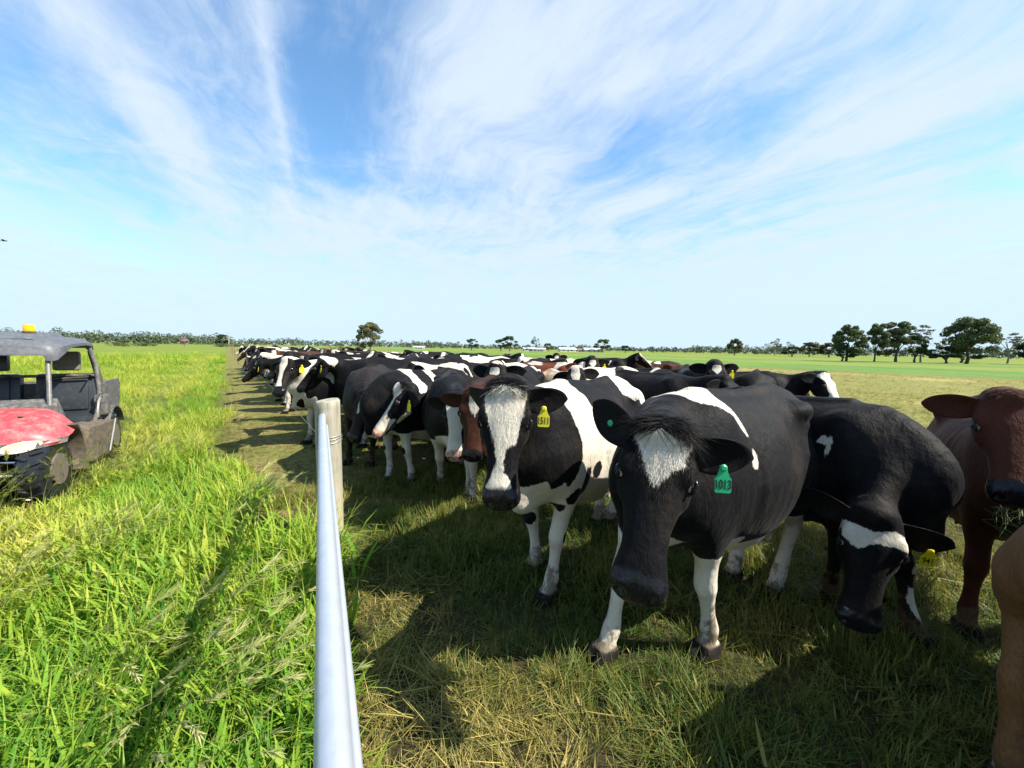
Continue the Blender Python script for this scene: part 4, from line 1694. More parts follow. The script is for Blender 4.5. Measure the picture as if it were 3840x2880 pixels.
# ------------------------------------------------------------------ the cows nearest the camera
# black and white cow with yellow tag 1511, walking up to the rail
cA, hA = world_cow((.56, 2.98), (-.62, -.78), (-.033, 1.95, 1.50), (-.047, 1.765, .985), nh=(-.05, -1, .25),
                   feet=dict(fl=(.262, 2.46), fr=(.19, 2.80), hl=(.96, 3.62)), vox=.0115, hs=.98, scale=1.05, ear={1: (.0, .04), -1: (1.1, -.25)})
vA = paint(cA, .2, [
    ('B', -1, [(.95, 1.7), (.58, 1.7), (.60, 1.40), (.56, 1.25), (.53, 1.10), (.52, .96), (.56, .86), (.60, .80), (.64, .84), (.69, .80), (.74, .86), (.80, .82), (.95, .80), (1.4, .6), (1.6, 1.6)]),
    ('B', -1, [(.30, 1.45), (.34, 1.30), (.22, 1.16), (.02, 1.06), (-.18, 1.00), (-.42, 1.01), (-.60, 1.10), (-.66, 1.20), (-.55, 1.26), (-.40, 1.22), (-.32, 1.28), (-.38, 1.45)]),
    ('ell', -1, (.52, .22, .72), (.045, .2, .06)), ('ell', -1, (.45, .25, .82), (.03, .2, .10)), ('ell', -1, (.58, .22, .64), (.03, .2, .035)), ('ell', -1, (.47, .2, .43), (.06, .2, .05)), ('ell', -1, (.47, -.2, .44), (.06, .2, .05)),
    ('ell', -1, (.36, .3, .86), (.045, .2, .06)), ('ell', -1, (-.02, .3, .80), (.05, .2, .035)),
    ('allhead', -1),
    ('head', 1, [(-.06, -.085), (-.06, .09), (.02, .102), (.07, .104), (.13, .092), (.19, .072), (.235, .066), (.265, .058), (.28, .016), (.33, .008), (.36, .012), (.41, .010),
                 (.44, .034), (.478, .055), (.494, .03), (.497, -.04), (.478, -.070), (.45, -.056), (.40, -.034), (.33, -.030), (.27, -.042), (.22, -.062), (.15, -.086), (.09, -.10)]),
    ('ears', -1)])
meA = finish_cow(cA, vA, ear_val=-.3)
rA, _ = place_cow('cow', 'black and white cow with yellow tag 1511 and broad white blaze, facing the camera', HERD, cA, meA, (.56, 2.98), hA, BLACK, scale=1.05)
add_tag(rA, cA, 1, TAG_Y, '1511', at=.42, face=(.80, .46, .10), size=.75)
dress_head(rA, cA, meA, 7500, 1300, 3, .062, .6)

# black cow with green tag 1013, head hanging towards the camera
cB, hB = world_cow((1.30, 2.30), (-.83, -.55), (.585, 1.46, 1.40), (.445, 1.255, .86), nh=(-.30, -.9, .35),
                   feet=dict(fr=(.53, 1.98), fl=(1.12, 2.02), hl=(1.86, 2.56), hr=(1.67, 2.74)), vox=.0115, hs=1.03, scale=1.06,
                   ear={1: (.02, .02), -1: (.05, -.55)}, girth=.97)
vB = paint(cB, -.2, [
    ('B', 1, [(.56, 1.47), (.30, 1.47), (.24, 1.30), (.27, 1.20), (.33, 1.28), (.42, 1.335), (.50, 1.37)]),
    ('ell', 1, (.27, .3, 1.10), (.025, .3, .04)),
    ('ell', 1, (.66, 0, .70), (.22, .16, .12)), ('legs', 1, .62),
    ('B', 1, [(.35, .66), (-.5, .62), (-.5, .4), (.4, .4)]), ('ell', 1, (.30, .28, .67), (.05, .2, .04)),
    ('ell', -1, (.62, .24, .40), (.10, .09, .075)), ('ell', -1, (-.70, .22, .40), (.06, .05, .09)), ('ell', -1, (-.72, .22, .25), (.05, .04, .09)),
    ('ell', -1, (-.66, -.2, .30), (.06, .05, .06)), ('ell', -1, (.55, .2, .68), (.06, .2, .06)),
    ('allhead', -1),
    ('head', 1, [(-.03, -.08), (.03, -.098), (.065, -.082), (.11, -.055), (.17, -.018), (.20, 0.0), (.17, .022), (.13, .055), (.115, .092), (.08, .088), (.05, .10), (-.03, .08)]),
    ('ears', -1)])
meB = finish_cow(cB, vB, ear_val=-.3, nose_back=.47)
rB, _ = place_cow('cow', 'large black cow with green tag 1013 and white forehead patch, head hanging low in front', HERD, cB, meB, (1.30, 2.30), hB, BLACK, scale=1.06)
add_tag(rB, cB, 1, TAG_G, '1013', at=.50, face=(.66, .72, .10), size=.73)
dress_head(rB, cB, meB, 5000, 1000, 5, .085, .35)
st = MB().lathe([(.011, -.002), (.013, .001), (.009, .004)], 12).mesh('ear_stud')
o_, d_, f_, e_ = cB.ear_frame(-1)
stud = link('ear_stud', st, TAG_G, rB)
stud.matrix_local = Matrix.Translation(o_ + d_ * .11 + f_ * .03) @ Vector(f_).to_track_quat('Z', 'Y').to_matrix().to_4x4()

# black cow grazing
cC, hC = world_cow((2.06, 2.78), (.30, -.954), (1.92, 1.93, .86), (1.79, 1.83, .33), nh=(-.45, -.75, .25),
                   feet=dict(fl=(2.43, 2.13), fr=(2.22, 2.48)), vox=.0125, hs=1.03, ear={1: (.0, .20), -1: (.0, -.2)}, udder=True)
vC = paint(cC, -.2, [
    ('ell', 1, (.40, -.33, 1.16), (.05, .2, .022)), ('ell', 1, (.425, -.33, 1.13), (.018, .2, .05)), ('ell', 1, (.385, -.33, 1.17), (.02, .2, .035)),
    ('ell', 1, (*(cC.hoofs[0] + (-.02, .03)), .30), (.10, .06, .20)), ('ell', -1, (*(cC.hoofs[0] + (-.02, .03)), .36), (.10, .09, .045)), ('ell', 1, (-.64, 0, .25), (.12, .4, .18)),
    ('head', 1, [(.06, -.14), (.07, -.05), (.085, .0), (.065, .05), (.05, .07), (.075, .13), (.14, .13), (.13, .07), (.125, .02), (.165, -.03), (.185, -.06), (.14, -.12)]),
    ('head', 1, [(.485, -.06), (.50, -.06), (.52, -.02), (.50, -.02)]), ('ears', -1)])
meC = finish_cow(cC, vC, ear_val=-.3)
rC, _ = place_cow('cow', 'black cow grazing with its head down by its forelegs, small white star on shoulder', HERD, cC, meC, (2.06, 2.78), hC, BLACK)
add_tag(rC, cC, 1, TAG_Y, '941', at=.55, size=.75)

# red brown cow at the right edge
cD, hD = world_cow((3.30, 2.53), (-.6, -.8), (2.61, 2.0, 1.49), (2.48, 1.83, 1.08), nh=(-.6, -.75, .35),
                   feet=dict(fr=(2.82, 2.22)), vox=.0125, hs=.95, ear={1: (.0, .0), -1: (.0, .0)})
vD = paint(cD, -.2, [])
meD = finish_cow(cD, vD, ear_val=-.3, nose_back=.455)
rD, _ = place_cow('cow', 'red brown cow at the right edge with grass hanging from its mouth', HERD, cD, meD, (3.30, 2.53), hD, BROWN)
dress_head(rD, cD, meD, 3000, 500, 9, .03)
_m = MB()
_r = random.Random(8)
for _k in range(26):      # grass hanging from its mouth
    _p = cD.H(.49 + _r.uniform(-.03, .02), _r.uniform(-.02, .055), -.125)
    _q = [_p + np.array((_r.uniform(-.02, .03) * j, _r.uniform(-.02, .02) * j, -.045 * j * _r.uniform(.7, 1.2))) for j in range(_r.randint(3, 7))]
    _m.tube([tuple(x) for x in _q], .0016, 4)
_g = _m.build('grass_wisp', simple_mat('chewed_grass', (.07, .10, .03), .6, 0, .3, 8), rD, True)

# tan cow cut off by the right edge
cE, hE = world_cow((2.62, 1.45), (.93, .37), (3.68, 1.85, 1.36), (4.01, 1.97, .95), vox=.0135, scale=.95, girth=.94,
                   feet=dict(hl=(1.995, 1.37)))
meE = finish_cow(cE, paint(cE, -.2, [('ell', 1, (*(cE.hoofs[2] + (.02, 0)), .15), (.09, .09, .14))]), ear_val=-.3)
rE, _ = place_cow('cow', 'tan cow seen from behind, mostly out of the frame in the lower right corner', HERD, cE, meE, (2.62, 1.45), hE, TAN, scale=.95)

# black cow with a white face and pink nose looking left
cG, hG = world_cow((-1.18, 5.05), (-.6, -.8), (-1.23, 4.3, 1.25), (-1.57, 4.15, .75), nh=(-.8, -.25, .4),
                   feet=dict(fl=(-1.24, 4.64), fr=(-1.55, 4.74)), vox=.015, hs=1.08, ear={1: (.25, .1), -1: (.1, .1)})
vG = paint(cG, -.2, [
    ('head', 1, [(-.06, -.13), (-.06, .09), (.03, .085), (.10, .092), (.2, .075), (.3, .072), (.42, .085), (.6, .12), (.6, -.12), (.42, -.10), (.2, -.12), (.1, -.13)], -.14),
    ('jaw', 1, (.26, .06, -.20), (.13, .06, .045)),
    ('legs', 1, .66), ('B', 1, [(.42, 1.5), (.22, 1.5), (.20, 1.30), (.13, 1.20), (.18, 1.14), (.26, 1.12), (.33, 1.22)]),
    ('B', 1, [(.02, 1.5), (-.12, 1.5), (-.10, 1.25), (-.05, 1.0), (0, .98), (.0, 1.25)]),
    ('ell', 1, (.55, 0, .68), (.2, .15, .12)), ('ell', -1, (.47, .16, .43), (.07, .06, .05)), ('ell', -1, (.47, -.16, .43), (.07, .06, .05)), ('ears', -1)])
meG = finish_cow(cG, vG, pink=1.0, ear_val=-.3)
rG, _ = place_cow('cow', 'black cow with a long white face and pink nose looking left beside the post', HERD, cG, meG, (-1.18, 5.05), hG, BLACK)
add_tag(rG, cG, 1, TAG_Y, at=.5)
dress_head(rG, cG, meG, 2500, 500, 11)

# dark cow with a white triangle on its forehead, head low behind the post
cH, hH = world_cow((-2.02, 5.62), (.12, -.99), (-1.74, 4.5, 1.13), (-1.90, 4.4, .58), nh=(-.35, -.85, .3),
                   feet=dict(fr=(-2.34, 5.40), fl=(-1.99, 5.33)), vox=.0155, hs=1.0, ear={1: (.1, .1), -1: (.1, .1)})
vH = paint(cH, -.2, [('head', 1, [(.02, -.03), (.03, .085), (.10, .05), (.24, -.01), (.15, -.045)]), ('ell', 1, (.49, .2, .3), (.1, .1, .33)), ('ears', -1)])
meH = finish_cow(cH, vH, ear_val=-.3)
rH, _ = place_cow('cow', 'dark cow with a white triangle on its forehead, head lowered right behind the post', HERD, cH, meH, (-2.02, 5.62), hH, (.011, .009, .009))
dress_head(rH, cH, meH, 1500, 700, 13)

# pair of faces left of cow 1511
cF, hF = world_cow((-.72, 4.62), (.18, -.98), (-.50, 3.48, 1.24), (-.505, 3.36, .72), nh=(.0, -1, .25), vox=.0155, hs=.98, ear={1: (.1, .1), -1: (.1, .1)},
                   feet=dict(fl=(-.45, 4.17), fr=(-.86, 4.6)))
vF = paint(cF, -.2, [('head', 1, [(-.06, -.10), (-.06, .075), (.1, .075), (.3, .055), (.45, .06), (.6, .09), (.6, -.1), (.45, -.075), (.3, -.07), (.1, -.10)], -.10),
                     ('legs', 1, .7), ('ell', 1, (.6, 0, .7), (.25, .2, .2)), ('ears', -1)])
meF = finish_cow(cF, vF, pink=.85, ear_val=-.3)
rF, _ = place_cow('cow', 'cow with a narrow white face and pinkish nose, tucked under a brown ear', HERD, cF, meF, (-.72, 4.62), hF, BLACK)
cI, hI = world_cow((-.18, 4.40), (-.10, -1), (-.32, 3.22, 1.31), (-.325, 3.10, .80), nh=(.0, -1, .22), vox=.0155, hs=.97, ear={1: (.1, .1), -1: (.0, .12)},
                   feet=dict(fl=(-.10, 4.2), fr=(-.42, 4.15)))
vI = paint(cI, -.2, [('head', 1, [(.0, -.02), (.01, .085), (.06, .09), (.12, .06), (.20, .015), (.14, -.02), (.06, -.04)]),
                     ('legs', 1, .5), ('ears', -1)])
meI = finish_cow(cI, vI, ear_val=-.3)
rI, _ = place_cow('cow', 'dark brown cow with a white star and an orange lit ear next to cow 1511', HERD, cI, meI, (-.18, 4.40), hI, DKBROWN)
dress_head(rI, cI, meI, 2500, 700, 15)
dress_head(rF, cF, meF, 1500, 200, 17)


# ------------------------------------------------------------------ the rest of the herd: a few poses, copied with their own colours
FP = np.array((-1.605, 3.32))          # strainer post
FD = np.array((-.596, .803))           # along the fence
FR = np.array((.803, .596))            # into the paddock


def herd_coat(c, blaze, legw=.42, belly=.1, head_amp=0.0):
    """mostly dark with white legs and a blaze; the material adds each animal's own patches"""
    t, s, n, hd = c.weights()
    V = c.V
    val = np.full(len(V), -.16)
    val += np.clip((legw + .12 - V[:, 2]) / .3, -.0, .5) * (1 - hd)
    val += belly * np.clip((.75 - V[:, 2]) / .2, 0, 1)
    d_ = poly_sd(t, s, blaze)
    val = np.where(hd > .5, np.where(n > -.12, np.clip(d_ * 3, -.3, .3), -.3), val)
    val[c.island == 1] = -.3
    amp = np.where((hd > .5) | (c.island > 0), head_amp, 1.0)
    return val, amp


STAR = [(.03, -.05), (.03, .05), (.09, .06), (.16, 0), (.09, -.06)]
BLAZE = [(-.02, -.05), (-.02, .05), (.1, .06), (.2, .035), (.35, .03), (.45, .05), (.45, -.05), (.35, -.03), (.2, -.035), (.1, -.06)]
NONE = [(2, 2), (2.1, 2), (2, 2.1)]
WIDE = [(-.05, -.12), (-.05, .12), (.15, .10), (.3, .08), (.6, .1), (.6, -.1), (.3, -.08), (.15, -.10)]
POSES = [
    # poll, head direction, forehead hint, feet, blaze, pink nose
    ((1.08, .04, 1.40), (.62, .05, -.78), (1, 0, 1.2), {}, NONE, 0),
    ((1.12, -.05, 1.24), (.66, -.08, -.72), (1, 0, 1.2), {'fl': (.12, 0), 'hr': (-.1, 0)}, STAR, 0),
    ((.98, .30, 1.42), (.35, .45, -.80), (1, .7, 1.0), {'fr': (.1, 0)}, BLAZE, 0),
    ((.98, -.30, 1.42), (.35, -.45, -.80), (1, -.7, 1.0), {'hl': (.1, 0)}, WIDE, 1),
    ((1.20, .12, .98), (.45, .10, -.88), (1, 0, .7), {'fr': (-.1, 0)}, NONE, 0),
    ((.98, 0, 1.54), (.74, 0, -.62), (1, 0, 1.3), {}, BLAZE, 0),
    ((1.10, .05, 1.48), (.40, .02, -.9), (1, 0, .6), {'fl': (-.08, 0)}, STAR, 0),
    ((1.18, -.18, .62), (.10, -.1, -.95), (1, -.1, .2), {'fl': (.15, 0)}, NONE, 0),
]
PROTO = []
for _i, (pl, ud, nh_, ft, bl, pk) in enumerate(POSES):
    c_ = Cow(pl, ud, nh_, ft, vox=.0195, simple=True, hs=1.0, girth=1.0 + .02 * (_i % 3), ear={1: (.1 * (_i % 3), .05 * (_i % 2)), -1: (.1 * (_i % 2), .1 * (_i % 3))},
             tail=(-.12, .0, .1)[_i % 3])
    va, am = herd_coat(c_, bl, legw=(.58, .75, .50)[_i % 3])
    me_ = finish_cow(c_, va, amp=am, pink=pk, ear_val=-.3)
    PROTO.append((c_, me_, []))

VARIETY = {
    'black': ((.0034, .0035, .0044), .36, 'almost all black'),
    'pied': ((.0034, .0035, .0044), .62, 'black and white'),
    'white': ((.004, .004, .005), .92, 'mostly white'),
    'red': ((.105, .028, .012), .55, 'red and white'),
    'brown': ((.035, .016, .010), .40, 'dark brown'),
    'cream': ((.42, .27, .16), .50, 'cream coloured'),
}


def herd_cow(pose, xy, hdir, var, label, tagged=0, scale=1.0, group=HERD):
    """first use of a pose builds the animal, later uses copy it and its parts"""
    c, me, made = PROTO[pose]
    col, wh, _ = VARIETY[var]
    ang = math.atan2(hdir[1], hdir[0])
    if not made:
        root, body = place_cow('cow', label, group, c, me, xy, ang, col, wh, scale=scale)
        made.append(root)
        add_tag(root, c, 1, TAG_Y, at=.5, size=.88)
        made.append([ch for ch in root.children if ch.name.startswith('ear_tag')][0])
        if not tagged:
            bpy.data.objects.remove(made[1], do_unlink=True)
            made[1] = None
    else:
        src = made[0]
        root = src.copy()
        COL.objects.link(root)
        for ch in list(src.children):
            if ch.name.startswith('ear_tag'):
                continue
            k = ch.copy()
            COL.objects.link(k)
            k.parent = root
            if k.name.startswith('body'):
                k.color = (*col, wh)
        root.location = (xy[0], xy[1], 0)
        root.rotation_euler = (0, 0, ang)
        root.scale = (scale,) * 3
        root['label'] = label
        if group:
            root['group'] = group
        if tagged:
            add_tag(root, c, 1 if tagged > 0 else -1, TAG_Y, at=.5, size=.88)
    return root


# animals one can single out in the photograph
SINGLE = [
    # pose, (x, y), heading, kind, tag, scale, label
    (0, (-2.05, 6.65), (-.93, -.36), 'black', 1, 1.02, 'long black cow side on behind the post with a yellow ear tag'),
    (2, (-2.95, 6.80), (-.72, -.69), 'pied', 1, 1.0, 'cow with a white blaze looking at the camera, first along the wire beyond the post'),
    (2, (-3.05, 7.75), (-.9, -.43), 'black', 0, 1.0, 'black cow second along the wire beyond the post, face turned to the camera'),
    (0, (-3.70, 8.55), (-.93, -.36), 'black', 1, 1.04, 'black cow with a white streak on its face reaching over the wire'),
    (1, (-5.05, 9.75), (-.90, -.44), 'black', 1, 1.0, 'black cow with lowered head and yellow tag, muzzle right at the wire'),
    (1, (-.35, 6.05), (-.9, -.43), 'pied', 0, 1.0, 'black cow with a white patched back standing behind the white faced cow'),
    (6, (.10, 5.35), (-.30, -.95), 'black', 0, .98, 'black cow half hidden behind the head of cow 1511'),
    (0, (1.95, 5.45), (.55, -.83), 'black', 1, .96, 'black cow with a yellow tag looking right, behind the white rump of cow 1511'),
    (6, (3.05, 6.50), (-.22, -.97), 'black', 1, 1.0, 'black cow with white blaze and yellow tag watching the camera, behind the large black cow'),
    (4, (3.55, 5.60), (-.55, -.83), 'black', 0, .98, 'black cow with lowered head just over the back of the large black cow'),
    (3, (3.45, 5.85), (.88, -.47), 'black', -1, .97, 'black cow with a white face standing side on, rightmost before the sunny stubble'),
    (5, (2.75, 11.6), (.90, -.43), 'black', 0, 1.0, 'black cow standing side on at the far right edge of the herd'),
    (0, (4.35, 11.9), (-.93, .36), 'brown', 0, .95, 'dark brown cow with a white patch, tail end of the herd far right'),
    (6, (1.42, 7.95), (-.05, -1), 'black', 1, 1.0, 'black cow with a white star facing the camera among the middle rows'),
    (3, (.75, 7.75), (.75, -.66), 'red', 0, .98, 'red and white cow in the middle of the herd'),
    (2, (1.45, 5.95), (-.80, -.60), 'white', 0, .98, 'white cow with slanting black stripes behind cow 1511'),
    (4, (.75, 5.85), (.25, -.97), 'cream', 0, .94, 'cream coloured cow showing only its poll and ears behind cow 1511'),
    (0, (.15, 8.75), (.85, -.5), 'black', 0, 1.0, 'black cow side on with a white face behind it, middle of the herd'),
    (3, (1.1, 9.1), (-.7, -.7), 'white', 0, 1.0, 'white faced cow behind the red and white cow'),
    (7, (2.30, 7.0), (.7, -.7), 'black', 0, .95, 'black grazing cow between the two cows with white faces on the right'),
]
# two more of the herd stand beside the photographer, out of the picture, and shade the grass in front
SINGLE += [(1, (2.78, .42), (-.98, .1), 'black', 0, 1.0, 'black cow standing just outside the picture on the right'),
           (4, (3.9, .75), (-.95, .3), 'pied', 0, 1.0, 'patched cow standing further outside the picture on the right')]
taken = [np.array(x[1]) for x in SINGLE] + [np.array(x) for x in ((.56, 2.98), (1.21, 2.27), (2.26, 2.76), (3.22, 2.53), (2.4, 1.47), (-1.11, 5.05), (-2.02, 5.62), (-.72, 4.62), (-.18, 4.4))]
for pose, xy, hd_, var, tg_, sc_, lab in SINGLE:
    herd_cow(pose, xy, hd_, var, lab, tg_, sc_ * 1.04)
# the packed rows
PLACE = [('by the wire', 0), ('in the middle rows', 1), ('at the far edge', 2)]
g_ = random.Random(21)
n_rows = 0
HEADPOSE = ('head level', 'neck stretched out', 'head turned left', 'white face turned right', 'head lowered', 'head raised', 'chin tucked in')
for row in range(6):
    a = 1.2 + .5 * (row % 2)
    while a < 29:
        bmax = np.interp(a, (0, 3.2, 9.4, 14.4, 22, 28), (8.8, 8.8, 7.2, 5.2, 3.4, 1.6))
        b = 1.35 + row * 1.55
        aa = a + g_.uniform(-.22, .22)
        bb = b + g_.uniform(-.28, .28)
        a += .92 + .008 * a + (0.12 if row > 0 else 0.0)
        if bb > bmax + .5:
            continue
        p = FP + FD * aa + FR * bb
        dist = min(np.linalg.norm(p - q) for q in taken)
        if dist < .92 or p[1] < 5.0 or (p[0] > 2.2 and p[1] < 12):
            continue
        taken.append(p)
        th = g_.gauss(-.30 if row else -.50, .28 if row else .18)
        if row > 1 and g_.random() < .3:
            th += g_.choice((-1, 1)) * g_.uniform(.6, 1.4)
        hd_ = -FR * math.cos(th) + FD * math.sin(th)
        var = g_.choices(('black', 'pied', 'white', 'red', 'brown', 'cream'), (54, 30, 8, 4, 3, 2))[0]
        pose = g_.choices((0, 1, 2, 3, 4, 5, 6), (16, 12, 30, 6, 10, 14, 14) if row < 2 else (22, 16, 14, 10, 12, 14, 12))[0]
        zone = 0 if row == 0 else (2 if bb > bmax - 1.3 else 1)
        lab = '%s cow, %s, %s, %s' % (VARIETY[var][2], HEADPOSE[pose], PLACE[zone][0], 'near end' if aa < 8 else ('midway' if aa < 16 else 'far end'))
        tg_ = 1 if g_.random() < .45 else 0
        herd_cow(pose, p, hd_, var, lab + (', yellow tag' if tg_ else ''), tg_, g_.uniform(.97, 1.08), 'herd cows ' + PLACE[zone][0])
        n_rows += 1
print('herd rows', n_rows)


# ================================================================== farm utility vehicle on the left
PLA = simple_mat('dusty_black_plastic', (.055, .057, .062), .62, 0, .2, 18, .12, dirt=(.19, .175, .145), dirt_amt=.5, dscale=22)
ROOFM = simple_mat('dusty_roof_plastic', (.075, .083, .10), .5, 0, .15, 14, .03, dirt=(.13, .135, .145), dirt_amt=.45, dscale=26)
REDP = simple_mat('red_bonnet_plastic', (.50, .040, .055), .42, 0, .16, 9, .02, dirt=(.40, .17, .15), dirt_amt=.52, dscale=10)  # dust tone kept pink so it also paints the bonnet's sheen
MUDP = simple_mat('muddy_plastic', (.06, .055, .05), .75, 0, .25, 20, .35, dirt=(.15, .105, .06), dirt_amt=.62, dscale=17)
TUBE = simple_mat('dark_frame_tube', (.030, .033, .040), .32, .3, .2, 20, dirt=(.25, .22, .16), dirt_amt=.5, dscale=9)
TUBEL = simple_mat('muddy_frame_tube', (.11, .115, .12), .45, .2, .2, 20, .2, dirt=(.24, .21, .15), dirt_amt=.45, dscale=20)
SEATM = simple_mat('seat_vinyl', (.022, .027, .034), .34, 0, .15, 30, .08, dirt=(.07, .065, .055), dirt_amt=.25, dscale=9)
RUBBER = simple_mat('tyre_rubber', (.013, .014, .018), .30, 0, .2, 40, .1)
RIMM = simple_mat('muddy_rim', (.10, .09, .08), .7, .1, .2, 20, .2, dirt=(.13, .10, .06), dirt_amt=.6, dscale=18)
STEEL = simple_mat('bright_steel', (.62, .62, .64), .22, 1.0, .05, 20)
DARKS = simple_mat('dark_under_parts', (.018, .018, .018), .7, 0, .3, 20, .1, dirt=(.10, .07, .04), dirt_amt=.8)
LENS = simple_mat('headlight_lens', (.74, .70, .52), .12, 0, .1, 12, dirt=(.45, .28, .12), dirt_amt=.5, dscale=16)
AMBER, _t, _b, _o = mat_new('amber_beacon_lens')
_b.inputs['Base Color'].default_value = (1.0, .30, .005, 1)
_b.inputs['Roughness'].default_value = .15
_b.inputs['Emission Color'].default_value = (1.0, .40, .01, 1)
_b.inputs['Emission Strength'].default_value = .25

UH = Vector((.555, -.832, 0)).normalized()
utv = empty('utility_vehicle', (-5.92, 4.42, 0), math.atan2(UH.y, UH.x))
utv.scale = (.96, .96, .96)
tag(utv, 'muddy red farm buggy with a grey roof and orange beacon, parked in tall grass', 'farm buggy')


def wheel(x, y, steer=0.0):
    s = 1 if y > 0 else -1
    W = empty('wheel', (x, y, .34), steer)
    W.parent = utv
    ax = Matrix.Rotation(R(90), 4, 'X')
    prof = [(.17, -.10), (.25, -.112), (.305, -.105), (.335, -.08), (.342, 0), (.335, .08), (.305, .105), (.25, .112), (.17, .10)]
    ty = MB().lathe(prof, 40, ax)
    for k in range(18):
        an = 2 * math.pi * k / 18
        for side in (1, -1):
            M = Matrix.Rotation(an + side * .09, 3, 'Y')
            c = M @ Vector((0, side * .047, .346))
            rot = M @ Matrix.Rotation(side * .45, 3, 'Z')
            ty.box(c, (.032, .088, .034), rot, .006)
        M = Matrix.Rotation(an, 3, 'Y')
        for side in (1, -1):
            ty.box(M @ Vector((0, side * .100, .285)), (.035, .018, .05), M, .004)
    ty.build('tyre', RUBBER, W, True)
    rim = MB().lathe([(.165, .10 * s), (.17, .118 * s), (.155, .118 * s), (.14, .06 * s), (.07, .05 * s), (.05, .085 * s), (.01, .09 * s)], 24, ax)
    rim.lathe([(.172, -.12), (.172, .12)], 24, ax)
    for k in range(6):
        an = 2 * math.pi * k / 6
        M = Matrix.Rotation(an, 3, 'Y')
        rim.box(M @ Vector((0, .075 * s, .105)), (.045, .025, .09), M, .006)
    rim.build('rim', RIMM, W, True)


wheel(.95, .59, R(-4))
wheel(.95, -.59, R(-4))
wheel(-.95, .63)
wheel(-.95, -.63)

# chassis and front underparts
MB().box((0, 0, .40), (2.2, .62, .12), bev=.02).box((.95, 0, .48), (.5, .5, .28), bev=.03).box((-.95, 0, .46), (.6, .6, .3), bev=.03).build('chassis', DARKS, utv)
for s in (1, -1):
    a = MB()
    a.tube([(1.08, s * .20, .36), (.97, s * .56, .30)], .017, 8).tube([(.82, s * .20, .36), (.94, s * .56, .30)], .017, 8)
    a.tube([(1.05, s * .20, .50), (.97, s * .54, .44)], .014, 8)
    a.build('suspension_arm', STEEL, utv, True)
    sh = MB().tube([(.98, s * .30, .80), (.97, s * .47, .40)], .019, 10)
    sh.build('shock_absorber', STEEL, utv, True)
    cs = MB()
    pts = []
    p0, p1 = Vector((.98, s * .305, .79)), Vector((.972, s * .41, .54))
    ax_ = (p1 - p0).normalized()
    e1 = ax_.cross(Vector((1, 0, 0))).normalized()
    e2 = ax_.cross(e1)
    for k in range(60):
        t = k / 59
        an = t * 7 * 2 * math.pi
        pts.append(p0 + (p1 - p0) * t + (e1 * math.cos(an) + e2 * math.sin(an)) * .045)
    cs.tube(pts, .008, 6)
    cs.build('coil_spring', TUBE, utv, True)
MB().tube([(1.30, .40, .33), (1.30, -.40, .33)], .018, 10).tube([(1.22, .30, .55), (1.22, -.30, .55)], .018, 10).tube([(1.30, .36, .33), (1.22, .30, .55)], .016, 8)\
    .tube([(1.30, -.36, .33), (1.22, -.30, .55)], .016, 8).build('bull_bar', STEEL, utv, True)

# bonnet: a shell of cross sections from the nose to the dashboard
def section(x, hw, zt, zs, crown=.05, n=16, drop=.10):
    pts = []
    for k in range(n + 1):
        u = -1 + 2 * k / n
        y = hw * u
        z_ = zt + crown * (1 - u * u) - (zt - zs) * max(0, (abs(u) - .72) / .28) ** 1.6
        pts.append((x, y, z_))
    pts += [(x, hw * .96, zs - .03), (x, 0, zt - drop), (x, -hw * .96, zs - .03)]
    return pts


MB().loft([section(1.14, .64, .72, .66), section(1.08, .74, .79, .67), section(.96, .78, .855, .69), section(.80, .78, .90, .71), section(.62, .76, .925, .74), section(.48, .70, .94, .78)]).build('bonnet', REDP, utv, True)
for y_ in (-.30, .22, .42):
    MB().lathe([(.022, 0), (.022, .006), (.012, .012)], 10, Matrix.Translation((.85, y_, 0.915 + .03 * (1 - (y_ / .68) ** 2)))).build('bonnet_plug', DARKS, utv)
# nose panel with the head lamps
MB().loft([[(1.155, -.62, .69), (1.155, .62, .69), (1.165, .62, .625), (1.175, .34, .58), (1.175, -.34, .58), (1.165, -.62, .625)],
           [(.99, -.80, .705), (.99, .80, .705), (1.0, .79, .645), (1.02, .45, .56), (1.02, -.45, .56), (1.0, -.79, .645)]]).build('nose_panel', PLA, utv)
for s in (1, -1):
    ring = []
    for off, sc_ in ((0, 1), (.012, .93)):
        rr = []
        for k in range(18):
            an = 2 * math.pi * k / 18
            u, v = math.cos(an) * .155 * sc_, math.sin(an) * .058 * sc_
            yy = .50 + u
            xx = 1.165 - max(0, yy - .60) * .85 - max(0, .60 - yy) * .02 + off
            rr.append((xx, s * yy, .650 + v + u * .16))
        ring.append(rr)
    MB().loft(ring).build('headlight', LENS, utv, True)
# front mudguards: arched shells behind the front wheels
for s in (1, -1):
    arc = []
    for k in range(11):
        an = R(118 + k * 7.8)
        x = .95 + .44 * math.cos(an)
        z_ = .36 + .50 * math.sin(an)
        arc.append((x, z_))
    arc += [(.50, .30), (.47, .16)]
    rings = []
    for (x, z_) in arc:
        d_ = Vector((x - .95, 0, z_ - .36)).normalized()
        o_ = d_ * .022
        rings.append([(x, s * .42, z_), (x, s * .80, z_ - .01), (x + o_.x, s * .805, z_ + o_.z - .01), (x + o_.x, s * .42, z_ + o_.z)])
    MB().loft(rings).build('mudguard', MUDP, utv, True)
    MB().prism([(.62, .20), (.50, .14), (.44, .30), (.42, .62), (.46, .90), (.60, .86), (.56, .55)], 1, s * .40, s * .43).build('splash_panel', MUDP, utv)

